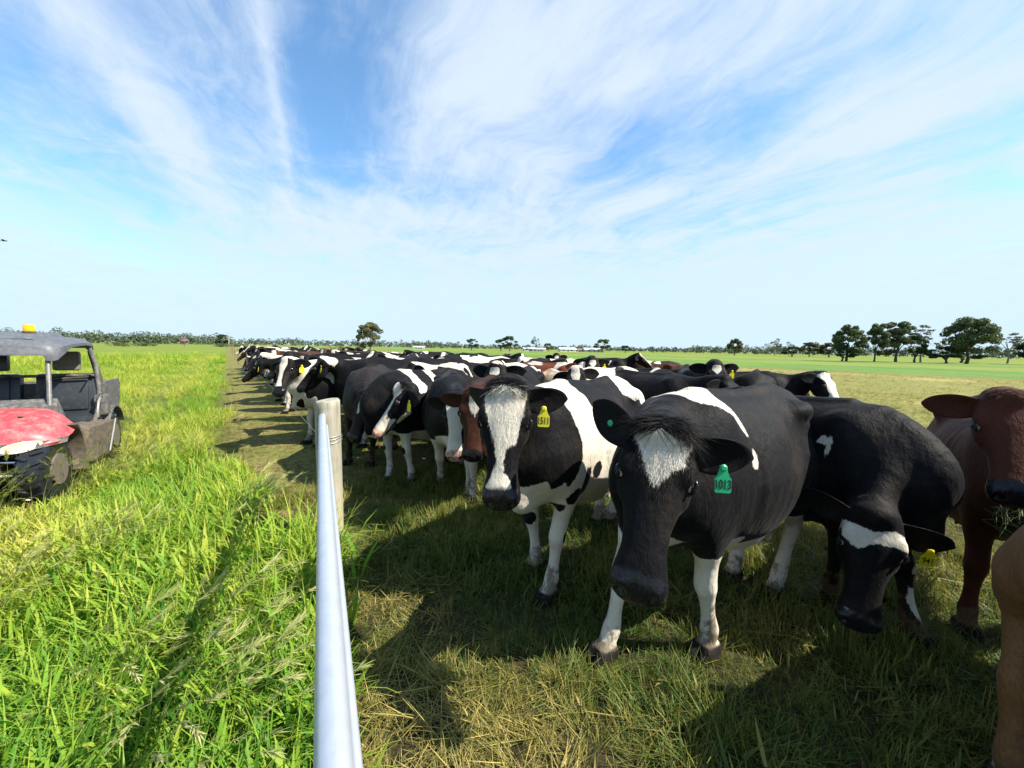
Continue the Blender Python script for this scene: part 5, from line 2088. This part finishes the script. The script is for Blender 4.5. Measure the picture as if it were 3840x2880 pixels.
# floor, seats and dashboard
MB().box((-.05, 0, .44), (1.0, 1.36, .05), bev=.01).build('floor', DARKS, utv)
MB().loft([[(.52, -.62, .78), (.52, .62, .78), (.48, .58, .99), (.48, -.58, .99)], [(.36, -.62, .80), (.36, .62, .80), (.36, .56, 1.07), (.36, -.56, 1.07)]]).build('dashboard', PLA, utv)
for y_ in (.36, -.36):
    S = empty('seat', (-.50, y_, .62))
    S.parent = utv
    MB().box((.10, 0, .05), (.52, .60, .16), bev=.05).build('cushion', SEATM, S, True)
    MB().box((-.20, 0, .38), (.13, .60, .62), Matrix.Rotation(R(-10), 3, 'Y'), .05).box((-.135, 0, .40), (.05, .42, .44), Matrix.Rotation(R(-10), 3, 'Y'), .02).build('backrest', SEATM, S, True)
    MB().box((-.30, -.02 if y_ > 0 else .04, .86), (.09, .27, .27), Matrix.Rotation(R(-8), 3, 'Y'), .03).build('headrest', SEATM if y_ < 0 else simple_mat('muddy_headrest', (.16, .14, .11), .8, 0, .25, 16, .2, dirt=(.06, .055, .05), dirt_amt=.3), S, True)
for s in (1,):
    MB().box((-.62, s * .70, .86), (.16, .14, .30), bev=.04).build('hip_guard', PLA, utv, True)
    MB().tube([(-.40, .69, .70), (-.48, .70, .92), (-.58, .71, 1.00), (-.68, .71, .96)], .028, 8).build('grab_handle', TUBE, utv, True)
    MB().tube([(-.34, .66, .60), (-.42, .69, .76)], .026, 8).build('seat_belt_buckle', RIMM, utv, True)
# steering wheel
pts = []
Ms = Matrix.Translation((.20, -.34, 1.16)) @ Matrix.Rotation(R(-52), 4, 'Y')
for k in range(25):
    an = 2 * math.pi * k / 24
    pts.append(Ms @ Vector((.185 * math.cos(an), .185 * math.sin(an), 0)))
sw = MB().tube(pts, .017, 8)
for an in (0.5, 2.6, 4.7):
    sw.tube([Ms @ Vector((0, 0, -.02)), Ms @ Vector((.18 * math.cos(an), .18 * math.sin(an), 0))], .012, 6)
sw.tube([Ms @ Vector((0, 0, 0)), Ms @ Vector((0, 0, -.35))], .022, 8)
sw.build('steering_wheel', TUBE, utv, True)

# roll cage
for s in (1, -1):
    MB().tube([(.47, s * .52, .92), (.36, s * .50, 1.25), (.18, s * .46, 1.66)], .023, 12).build('front_pillar', TUBEL if s > 0 else TUBE, utv, True)
    MB().tube([(-.62, s * .67, .55), (-.66, s * .67, 1.10), (-.68, s * .65, 1.45), (-.66, s * .60, 1.70), (-.56, s * .55, 1.78)], .026, 12).build('rear_hoop', TUBEL, utv, True)
    MB().tube([(-.95, s * .60, .95), (-.80, s * .62, 1.30), (-.68, s * .60, 1.62)], .022, 10).build('rear_stay', TUBEL, utv, True)
    MB().tube([(-.56, s * .55, 1.76), (.18, s * .46, 1.66)], .028, 10).build('roof_bar', TUBE, utv, True)
MB().prism([(-.62, .80), (-.86, .92), (-.80, 1.22), (-.69, 1.40), (-.66, 1.10)], 1, .655, .685).build('side_net', MUDP, utv)
MB().tube([(-.64, .64, 1.28), (-.64, -.64, 1.28)], .020, 10).build('cross_bar', TUBE, utv, True)
MB().tube([(-.42, .66, 1.31), (-.60, .60, 1.26), (-.60, .22, 1.24), (-.55, .05, .95)], .012, 6).build('seat_belt', DARKS, utv, True)
MB().tube([(.02, -.04, .98), (.02, -.06, 1.22), (.0, -.12, 1.27), (.0, -.60, 1.27)], .019, 10).build('passenger_rail', TUBE, utv, True)

# roof: crowned moulding with a raised centre and a deep front skirt
def roof_sec(x, hw, zt, skirt):
    pts = []
    for k in range(17):
        u = -1 + 2 * k / 16
        z_ = zt + .035 * (1 - u * u) - .06 * max(0, (abs(u) - .80) / .20) ** 2
        pts.append((x, hw * u, z_))
    pts += [(x, hw, zt - skirt), (x, hw * .9, zt - skirt), (x, hw * .86, zt - .075), (x, -hw * .86, zt - .075), (x, -hw * .9, zt - skirt), (x, -hw, zt - skirt)]
    return pts


MB().loft([roof_sec(.30, .53, 1.66, .14), roof_sec(.26, .56, 1.72, .19), roof_sec(.15, .585, 1.755, .16), roof_sec(-.05, .61, 1.785, .10), roof_sec(-.40, .64, 1.80, .09), roof_sec(-.66, .64, 1.79, .10), roof_sec(-.78, .62, 1.74, .10)]).build('roof', ROOFM, utv, True)
MB().loft([[(.18, -.40, 1.78), (.18, .34, 1.78), (-.55, .40, 1.82), (-.55, -.44, 1.82)], [(.12, -.36, 1.835), (.12, .30, 1.835), (-.50, .37, 1.872), (-.50, -.41, 1.872)]]).build('roof_crown', ROOFM, utv)
MB().loft([[(.21, -.52, 1.755), (.21, .08, 1.76), (.05, .26, 1.80), (.0, -.62, 1.80)], [(.18, -.50, 1.80), (.18, .06, 1.802), (.03, .23, 1.835), (.0, -.60, 1.835)]]).build('roof_step', ROOFM, utv)
bc = empty('beacon', (-.16, .22, 1.858))
bc.parent = utv
bc.scale = (.82, .82, .82)
MB().lathe([(.072, 0), (.072, .022), (.062, .026)], 20).build('beacon_base', DARKS, bc, True)
MB().lathe([(.060, .026), (.064, .05), (.062, .105), (.055, .122), (.02, .128)], 20).build('beacon_lens', AMBER, bc, True)

# cargo bed, side sill panel, rear fender
bed = empty('cargo_bed', (-1.10, 0, .80))
bed.parent = utv
for s in (1, -1):
    MB().prism([(.36, .02), (.36, .34), (.28, .37), (-.42, .37), (-.46, .30), (-.40, .03), (-.30, -.06)], 1, s * .64, s * .70).build('bed_side', PLA, bed)
MB().box((-.02, 0, .0), (.80, 1.28, .05)).build('bed_floor', PLA, bed)
MB().box((-.43, 0, .18), (.05, 1.30, .34), bev=.01).build('tailgate', PLA, bed)
MB().box((.34, 0, .19), (.04, 1.28, .36), bev=.01).build('bed_front', PLA, bed)
MB().prism([(-.80, .92), (-.62, .90), (-.58, .74), (-.72, .62), (-.90, .72)], 1, .60, .71).build('rear_quarter', PLA, utv)
for s in (1, -1):
    MB().loft([[(.40, s * .70, .25), (.40, s * .62, .68), (.36, s * .55, .70), (.34, s * .60, .22)],
               [(.20, s * .78, .22), (.22, s * .78, .66), (.16, s * .60, .72), (.14, s * .62, .20)],
               [(-.28, s * .80, .24), (-.44, s * .80, .62), (-.40, s * .62, .68), (-.26, s * .62, .22)],
               [(-.38, s * .79, .30), (-.66, s * .80, .62), (-.62, s * .66, .64), (-.36, s * .64, .28)]]).build('side_panel', MUDP, utv)
    MB().tube([(-.36, s * .80, .22), (-.68, s * .81, .63)], .014, 8).build('panel_trim', TUBEL, utv, True)
for s in (1, -1):
    arc = []
    for k in range(9):
        an = R(20 + k * 17.5)
        arc.append((-.95 + .40 * math.cos(an), .36 + .42 * math.sin(an)))
    MB().loft([[(x, s * .50, z_), (x, s * .77, z_), (x, s * .77, z_ + .02), (x, s * .50, z_ + .02)] for x, z_ in arc]).build('rear_mudguard', PLA, utv, True)


# ================================================================== trees, houses and the bird
def leaf_mat(name, a, b, trans=.25):
    m_, t, bs, out = mat_new(name)
    v = t.attr('bl')
    oi = t.n('ShaderNodeObjectInfo').outputs['Random']
    c = t.mix(t.m('ADD', t.m('MULTIPLY', v, .8), t.m('MULTIPLY', oi, .2)), a, b)
    t.l(c, bs.inputs['Base Color'])
    bs.inputs['Roughness'].default_value = .6
    bs.inputs['Specular IOR Level'].default_value = .25
    tr = t.n('ShaderNodeBsdfTranslucent')
    t.l(c, tr.inputs[0])
    mx = t.n('ShaderNodeMixShader')
    mx.inputs[0].default_value = trans
    t.l(bs.outputs[0], mx.inputs[1])
    t.l(tr.outputs[0], mx.inputs[2])
    t.l(mx.outputs[0], out.inputs[0])
    return m_


GUM = leaf_mat('gum_leaves', (.038, .070, .028), (.13, .155, .058))
GUM_PALE = leaf_mat('pale_gum_leaves', (.07, .085, .05), (.17, .17, .10))
GUM_OLIVE = leaf_mat('olive_gum_leaves', (.05, .07, .028), (.16, .15, .065))
DARKLEAF = leaf_mat('dark_leaves', (.014, .034, .012), (.040, .075, .022))
BUSH = leaf_mat('bush_leaves', (.03, .065, .022), (.085, .13, .04))
PINK = leaf_mat('blossom', (.32, .16, .20), (.52, .34, .36))
WOODL = leaf_mat('far_leaves', (.055, .085, .055), (.12, .15, .085))  # greyer, paler green puts the distance haze into the leaf colour
WOODF = leaf_mat('distant_leaves', (.075, .105, .09), (.13, .16, .125))  # bluer and paler still, haze painted into the farthest leaves
BARK = simple_mat('gum_bark', (.16, .13, .10), .85, 0, .3, 3, .3)
BARKD = simple_mat('dark_bark', (.07, .055, .042), .9, 0, .3, 3, .3)
BARKP = simple_mat('pale_dead_wood', (.34, .30, .25), .85, 0, .2, 3)
tg = np.random.default_rng(3)


def leaves(centres, radii, n, size, g, flat=.7, shell=.5):
    """leaf sprays scattered through ellipsoid clumps; returns mesh arrays"""
    V, B = [], []
    per = np.maximum(6, (n * radii ** 2 / (radii ** 2).sum())).astype(int)
    for c, r_, m_ in zip(centres, radii, per):
        d_ = g.normal(0, 1, (m_, 3))
        d_ /= np.linalg.norm(d_, axis=1, keepdims=True)
        rr = (shell + (1 - shell) * g.random((m_, 1))) ** .6
        P = c + d_ * rr * r_ * np.array((1, 1, flat))
        nrm = d_ + g.normal(0, .7, (m_, 3)) + np.array((0, 0, .3))
        nrm /= np.linalg.norm(nrm, axis=1, keepdims=True)
        e1 = np.cross(nrm, g.normal(0, 1, (m_, 3)))
        e1 /= np.linalg.norm(e1, axis=1, keepdims=True) + 1e-9
        e2 = np.cross(nrm, e1)
        s = size * g.uniform(.6, 1.35, (m_, 1))
        V.append(np.stack([P - e1 * s, P + e2 * s * .55, P + e1 * s, P - e2 * s * .55], 1))
        cb = g.random() * .6
        B.append(np.repeat(np.clip(cb + g.random(m_) * .4, 0, 1), 4))
    V = np.concatenate(V).reshape(-1, 3)
    F = np.arange(len(V), dtype=np.int32).reshape(-1, 4)
    return V, F, np.concatenate(B)


def gum_tree(seed, h, spread, trunk=.25, n=2600, size=.22, clumps=26, low=.22, flat=.78, lean=0.0, airy=1.0, bark=None):
    """returns (trunk mesh, crown mesh): forked trunk, limbs to every leaf clump, rounded umbrella crowns"""
    g = np.random.default_rng(seed)
    mb = MB()
    fork = h * low
    base = Vector((0, 0, -.2))
    mid = Vector((lean * fork, g.normal(0, .05) * h * .2, fork))
    mb.tube([base, base.lerp(mid, .5) + Vector((g.normal(0, .1), g.normal(0, .1), 0)), mid], [trunk * 1.25, trunk, trunk * .8], 8)
    nb = 5
    boughs = []
    for k in range(nb):
        an = 2 * math.pi * (k + g.random() * .6) / nb
        e = mid + Vector((math.cos(an) * spread * .45, math.sin(an) * spread * .45, h * g.uniform(.22, .42)))
        m2 = mid.lerp(e, .5) + Vector((0, 0, h * .03))
        mb.tube([mid, m2, e], [trunk * .62, trunk * .42, trunk * .26], 6)
        boughs += [m2, e]
    C, Rr = [], []
    for k in range(clumps):
        an = 2 * math.pi * g.random()
        u = math.sqrt(g.random())
        zt = h * (.36 + .64 * (1 - u ** 2.6) ** .5 * g.uniform(.35, 1.0) ** .6) if k % 5 else h * g.uniform(low * 1.05, .55)
        p = np.array((math.cos(an) * u * spread, math.sin(an) * u * spread, min(zt, h * .94)))
        C.append(p)
        Rr.append(spread * g.uniform(.19, .34) * airy)
        q = min(boughs, key=lambda b_: (Vector(p) - b_).length)
        mb.tube([q, q.lerp(Vector(p), .55) + Vector((0, 0, -.05 * h * g.random())), Vector(p)], [trunk * .22, trunk * .14, trunk * .05], 5)
    C, Rr = np.array(C), np.array(Rr)
    C[:, 2] = np.minimum(C[:, 2], h - Rr * flat)
    V, F, B = leaves(C, Rr, n, size, g, flat, .45)
    tm = mb.mesh('trunk', True)
    cm = np_mesh('crown', V, F, False, dict(bl=B))
    return tm, cm


def plant(name, label, cat, xy, meshes, bark, leaf, rz=0.0, sc=1.0, group=None):
    o = empty(name, (xy[0], xy[1], 0), rz)
    o.scale = (sc,) * 3 if not isinstance(sc, tuple) else sc
    tag(o, label, cat, group)
    for nm, me, mt in zip(('trunk', 'crown'), meshes, (bark, leaf)):
        if me is not None:
            if len(me.materials) == 0:
                me.materials.append(mt)
            ob = link(nm, me, None, o)
            if ob.material_slots[0].material != mt:
                ob.material_slots[0].link = 'OBJECT'
                ob.material_slots[0].material = mt
    return o


G1 = gum_tree(1, 8.9, 3.0, .26, 9500, .21, 46)
G2 = gum_tree(2, 10.0, 3.0, .24, 9800, .21, 48, .22)
G3 = gum_tree(3, 10.9, 4.1, .30, 13000, .22, 60, .24)
G4 = gum_tree(4, 9.2, 3.0, .18, 1500, .20, 30, .34, .5, 0, .75)
G5 = gum_tree(5, 6.2, 2.3, .20, 2200, .22, 18, .18, .8)
ROWT = 'gum trees standing beyond the paddock'
TREES = [
    ('left end dark gum tree of the row, rounded crown over a low dark skirt', (76.2, 88.0), G1, GUM, .3, 1.0),
    ('slim dark gum tree, second from the left in the row', (83.0, 88.5), G2, GUM, 1.9, (.72, .72, .93)),
    ('tall dark gum tree with a broad flat top in the middle of the row', (89.4, 90.0), G2, GUM, 4.0, (1.12, 1.12, 1.0)),
    ('pale thin leaved gum tree right of the broad flat topped one', (99.5, 94.0), G4, GUM_PALE, .6, (1.05, 1.05, 1.06)),
    ('biggest spreading gum tree of the row, standing alone on the right', (99.4, 84.5), G3, GUM, 2.2, 1.0),
    ('pale slender gum tree near the right edge of the row', (122.5, 95.5), G4, GUM_PALE, 3.2, (1.0, 1.0, .90)),
    ('dark gum tree cut by the right edge of the picture', (112.5, 82.0), G1, GUM, 3.0, (.9, .9, .95)),
]
for lab, xy, ms, lf, rz, sc in TREES:
    sc = tuple(v * .94 for v in (sc if isinstance(sc, tuple) else (sc,) * 3))
    plant('gum_tree', lab, 'tree', xy, ms, BARKD if lf is GUM else BARK, lf, rz, sc, ROWT)
for lab, xy, sc in (('dense dark bushy tree under the pale gum tree in the row', (92.3, 88.5), (1.0, 1.0, 1.02)), ('low dark bushy tree at the foot of the biggest gum tree', (96.0, 85.5), (1.1, 1.1, .62)),
                    ('dark bushy tree low at the right edge of the picture', (110.0, 81.5), (1.3, 1.3, .80)), ('low bushy tree filling the gap behind the pale gum trees', (112.0, 96.0), (1.5, 1.5, .6)),
                    ('low dark bush at the foot of the left end gum tree', (74.5, 87.0), (1.0, 1.0, .55))):
    plant('bushy_tree', lab, 'tree', xy, G5, BARKD, DARKLEAF, xy[0], sc, 'bushy trees below the gum trees')
# single trees further off
G6 = gum_tree(8, 8.6, 3.1, .22, 7000, .20, 44, .15, .8)
plant('gum_tree', 'tall airy olive gum tree standing alone above the middle of the herd', 'tree', (-40.5, 110.0), G6, BARK, GUM_OLIVE, .4, (1.06, 1.06, .98))
plant('small_tree', 'small slim tree just left of the lone olive gum tree', 'tree', (-47.5, 120.0), G5, BARKD, BUSH, .4, (.55, .55, .85))
FARS = [
    ('flat topped gum tree alone in the far field left of the row', (115.0, 200.0), G1, GUM_OLIVE, 1.0, (1.05, 1.05, .98)),
    ('pale upright gum tree in the far field between two low clumps', (144.0, 212.0), G4, GUM_PALE, 2.0, (.9, .9, 1.05)),
    ('round topped gum in the far clump, left half', (146.0, 190.0), G2, GUM_OLIVE, 3.0, (1.2, 1.2, .72)),
    ('round topped gum in the far clump, right half', (154.0, 188.0), G1, GUM_OLIVE, 4.0, (1.4, 1.4, .80)),
    ('thin gum with bare lower trunk beside the far clump', (137.5, 192.0), G4, GUM_OLIVE, 5.0, (.7, .7, .8)),
]
for lab, xy, ms, lf, rz, sc in FARS:
    plant('gum_tree', lab, 'tree', xy, ms, BARK, lf, rz, sc, 'gum trees in the far field')
plant('round_bush', 'dark round bush on the field just left of the far gum clump', 'bush', (123.0, 170.0), G5, BARKD, DARKLEAF, 1, (1.5, 1.5, .75))
MIDB = [
    ('round dark tree alone at the field edge above cow 1511', (-25.5, 240.0), (1.6, 1.6, 1.15), BUSH),
    ('left one of two round trees joined at the field edge', (-7.0, 235.0), (1.7, 1.7, 1.15), BUSH),
    ('right one of two round trees joined at the field edge', (-1.6, 232.0), (1.9, 1.9, 1.45), BUSH),
    ('dense dark tree between the houses at the field edge', (57.0, 245.0), (2.1, 2.1, 1.35), BUSH),
    ('small dark tree to the right of the houses', (73.0, 250.0), (1.4, 1.4, .75), DARKLEAF),
    ('yellowish small tree beside the first house', (23.0, 250.0), (1.3, 1.3, .85), GUM_OLIVE),
]
for lab, xy, sc, lf in MIDB:
    plant('round_tree', lab, 'tree', xy, G5, BARKD, lf, xy[0], sc, 'trees at the far field edge')
plant('sparse_tree', 'thin see-through tree standing over the first house', 'tree', (14.5, 245.0), G4, BARKD, BUSH, .7, (.95, .95, 1.02))
# left side
plant('small_tree', 'small dark tree beside the bare dead tree at the far end of the fence', 'tree', (-128.0, 170.0), G5, BARKD, DARKLEAF, .7, (.9, .9, .90))
dead = MB()
rg = random.Random(4)
dead.tube([(0, 0, -.2), (.1, 0, 3), (0, .1, 5.4), (.1, .1, 7.2)], [.2, .15, .09, .03], 7)
for k in range(12):
    z_ = 2.4 + k * .38
    an = k * 2.4
    L = 1.9 - .11 * k
    dead.tube([(.05, .05, z_), (math.cos(an) * L * .6, math.sin(an) * L * .6, z_ + .25), (math.cos(an) * L, math.sin(an) * L, z_ + .8)], [.06, .04, .012], 5)
plant('dead_tree', 'bare pale dead tree at the far end of the fence', 'tree', (-125.0, 170.0), (dead.mesh('trunk', True), None), BARKP, None, .3, 1.0)
plant('blossom_tree', 'small pink blossoming tree in the far meadow', 'tree', (-148.0, 174.0), gum_tree(21, 3.6, 1.7, .12, 1200, .17, 16, .25, .8), BARKD, PINK, .3, 1.0)
for k, (xy, lab) in enumerate((((-128.0, 126.0), 'low wide bush in the meadow right of the buggy roof'), ((-126.0, 132.0), 'small low bush between the wide bush and the blossom tree'),
                               ((-124.0, 165.0), 'grey green bush at the foot of the dead tree'), ((-118.0, 166.0), 'low bush just right of the dead tree'), ((-44.5, 104.0), 'brownish thicket left of the lone olive gum tree'))):
    C = np.array([(tg.normal(0, 1.3), tg.normal(0, .8), .7 + tg.random() * .4) for _ in range(9)])
    V, F, B = leaves(C, np.full(9, .95), 900, .16, tg, .8, .4)
    V[:, 2] = np.maximum(V[:, 2], 0.02)
    plant('shrub', lab, 'bush', xy, (None, np_mesh('crown', V, F, False, dict(bl=B))), BARK, GUM_OLIVE if k in (0, 4) else BUSH, 0, (1.25, 1.25, .8), 'low bushes in the far meadow')


def far_wood(name, label, rows, mat, seed, n=110, size=.8):
    """a belt of woodland too far off to tell its trees apart; rows = (x, y, height, radius)"""
    g = np.random.default_rng(seed)
    C, Rr = [], []
    for x, y, h, r_ in rows:
        for k in range(4):
            C.append((x + g.normal(0, r_ * .5), y + g.normal(0, r_ * .5), h * (.30 + .5 * k / 3) * g.uniform(.85, 1.1)))
            Rr.append(r_ * g.uniform(.7, 1.05) * (1 - .12 * k))
    V, F, B = leaves(np.array(C), np.array(Rr), n * len(rows), size, g, .62, .35)
    V[:, 2] = np.maximum(V[:, 2], .05)
    me = np_mesh(name, V, F, False, dict(bl=B))
    me.materials.append(mat)
    tag(link(name, me), label, 'woodland', kind='stuff')


def belt(az0, az1, dist, h0, h1, step, g):
    rows = []
    a = az0
    while a < az1:
        d_ = dist * g.uniform(.93, 1.07)
        h = g.uniform(h0, h1) * (1.25 if g.random() < .12 else 1)
        rows.append((d_ * math.sin(R(a)), d_ * math.cos(R(a)), h, h * g.uniform(.38, .6)))
        a += step * g.uniform(.6, 1.4)
    return rows


gb = random.Random(9)
far_wood('far_woodland', 'grey green belt of woodland along the horizon on the left', belt(-66, -37, 430, 6.5, 9.5, .32, gb) + belt(-50, -36, 420, 7, 9.5, .4, gb), WOODL, 31, 120, .75)
far_wood('far_woodland', 'low distant tree belt along the horizon behind the herd', belt(-37, -8, 520, 6.0, 9.5, .32, gb) + belt(-14, -9, 420, 6, 9, .8, gb), WOODL, 32, 110, .8)
far_wood('far_woodland', 'low distant scrub and tree belt behind the houses', belt(-9, 26, 560, 4.5, 7.5, .3, gb), WOODF, 33, 100, .85)
far_wood('far_woodland', 'distant tree belt along the horizon behind the gum trees on the right', belt(25, 66, 480, 6, 9.5, .33, gb) + belt(20, 40, 400, 4.5, 7, .8, gb), WOODL, 34, 110, .8)

# far houses
WALLW = simple_mat('pale_wall', (.62, .60, .55), .8, 0, .05, 1)
ROOFW = simple_mat('pale_tin_roof', (.66, .66, .66), .45, .1, .06, 1)
ROOFB = simple_mat('brown_roof', (.20, .13, .10), .8, 0, .1, 1)
GLASS = simple_mat('dark_window', (.02, .025, .03), .1)


def house(xy, w_, dp, h, rh, rz, roof, label):
    o = empty('farm_house', (xy[0], xy[1], 0), rz)
    tag(o, label, 'house', 'far houses at the field edge')
    o.scale = (.8, .8, .62)
    MB().box((0, 0, h / 2), (w_, dp, h)).build('wall', WALLW, o)
    e = .5
    MB().loft([[(-w_ / 2 - e, -dp / 2 - e, h), (-w_ / 2 - e, dp / 2 + e, h), (-w_ / 2 - e, .01, h + rh), (-w_ / 2 - e, -.01, h + rh)],
               [(w_ / 2 + e, -dp / 2 - e, h), (w_ / 2 + e, dp / 2 + e, h), (w_ / 2 + e, .01, h + rh), (w_ / 2 + e, -.01, h + rh)]]).build('roof', roof, o)
    for x in (-w_ * .28, w_ * .22):
        MB().box((x, -dp / 2 - .01, h * .55), (1.4, .08, 1.1)).build('window', GLASS, o)
    MB().box((0, -dp / 2 - .01, h * .38), (.9, .08, h * .74)).build('door', ROOFB, o)


house((10.5, 247), 9, 7, 2.4, 1.5, .15, ROOFW, 'small pale house left of the thin see-through tree')
house((16.5, 243), 10, 7, 2.2, 1.3, -.1, ROOFW, 'low house with a pale roof right under the thin see-through tree')
house((35.5, 252), 13, 8, 2.5, 1.8, .1, ROOFW, 'white roofed house just right of the yellowish tree')
house((44.0, 254), 9, 7, 2.4, 1.2, -.1, ROOFB, 'small house with a brown roof between two white roofed ones')
house((52.5, 252), 15, 9, 2.5, 1.9, .05, ROOFW, 'long white roofed house beside the dense dark tree')
house((-60.5, 250), 8, 6, 2.0, 1.2, .2, ROOFW, 'long white shed alone at the field edge left of the round dark tree')

# bird
bird = empty('flying_bird', (-31.0, 24.0, 7.65), .4)
tag(bird, 'tiny dark bird flying low in the sky on the far left', 'bird')
BIRDM = simple_mat('dark_feathers', (.03, .03, .04), .7)
MB().loft([[(x, r_ * math.cos(2 * math.pi * k / 8), r_ * .9 * math.sin(2 * math.pi * k / 8)) for k in range(8)] for x, r_ in ((-.16, .006), (-.10, .022), (-.02, .040), (.06, .038), (.10, .026), (.135, .022), (.165, .004))]).build('body', BIRDM, bird, True)
for s in (1, -1):
    MB().loft([[(.07, s * .03, .02), (-.03, s * .03, .02), (-.03, s * .03, .028), (.07, s * .03, .028)], [(.06, s * .16, .06), (-.05, s * .16, .06), (-.05, s * .16, .066), (.06, s * .16, .066)],
               [(-.06, s * .31, .03), (-.09, s * .31, .03), (-.09, s * .31, .033), (-.06, s * .31, .033)]]).build('wing', BIRDM, bird)
MB().prism([(-.14, -.012), (-.14, .012), (-.25, .035), (-.22, 0), (-.25, -.035)], 2, -.003, .003).build('tail', BIRDM, bird)
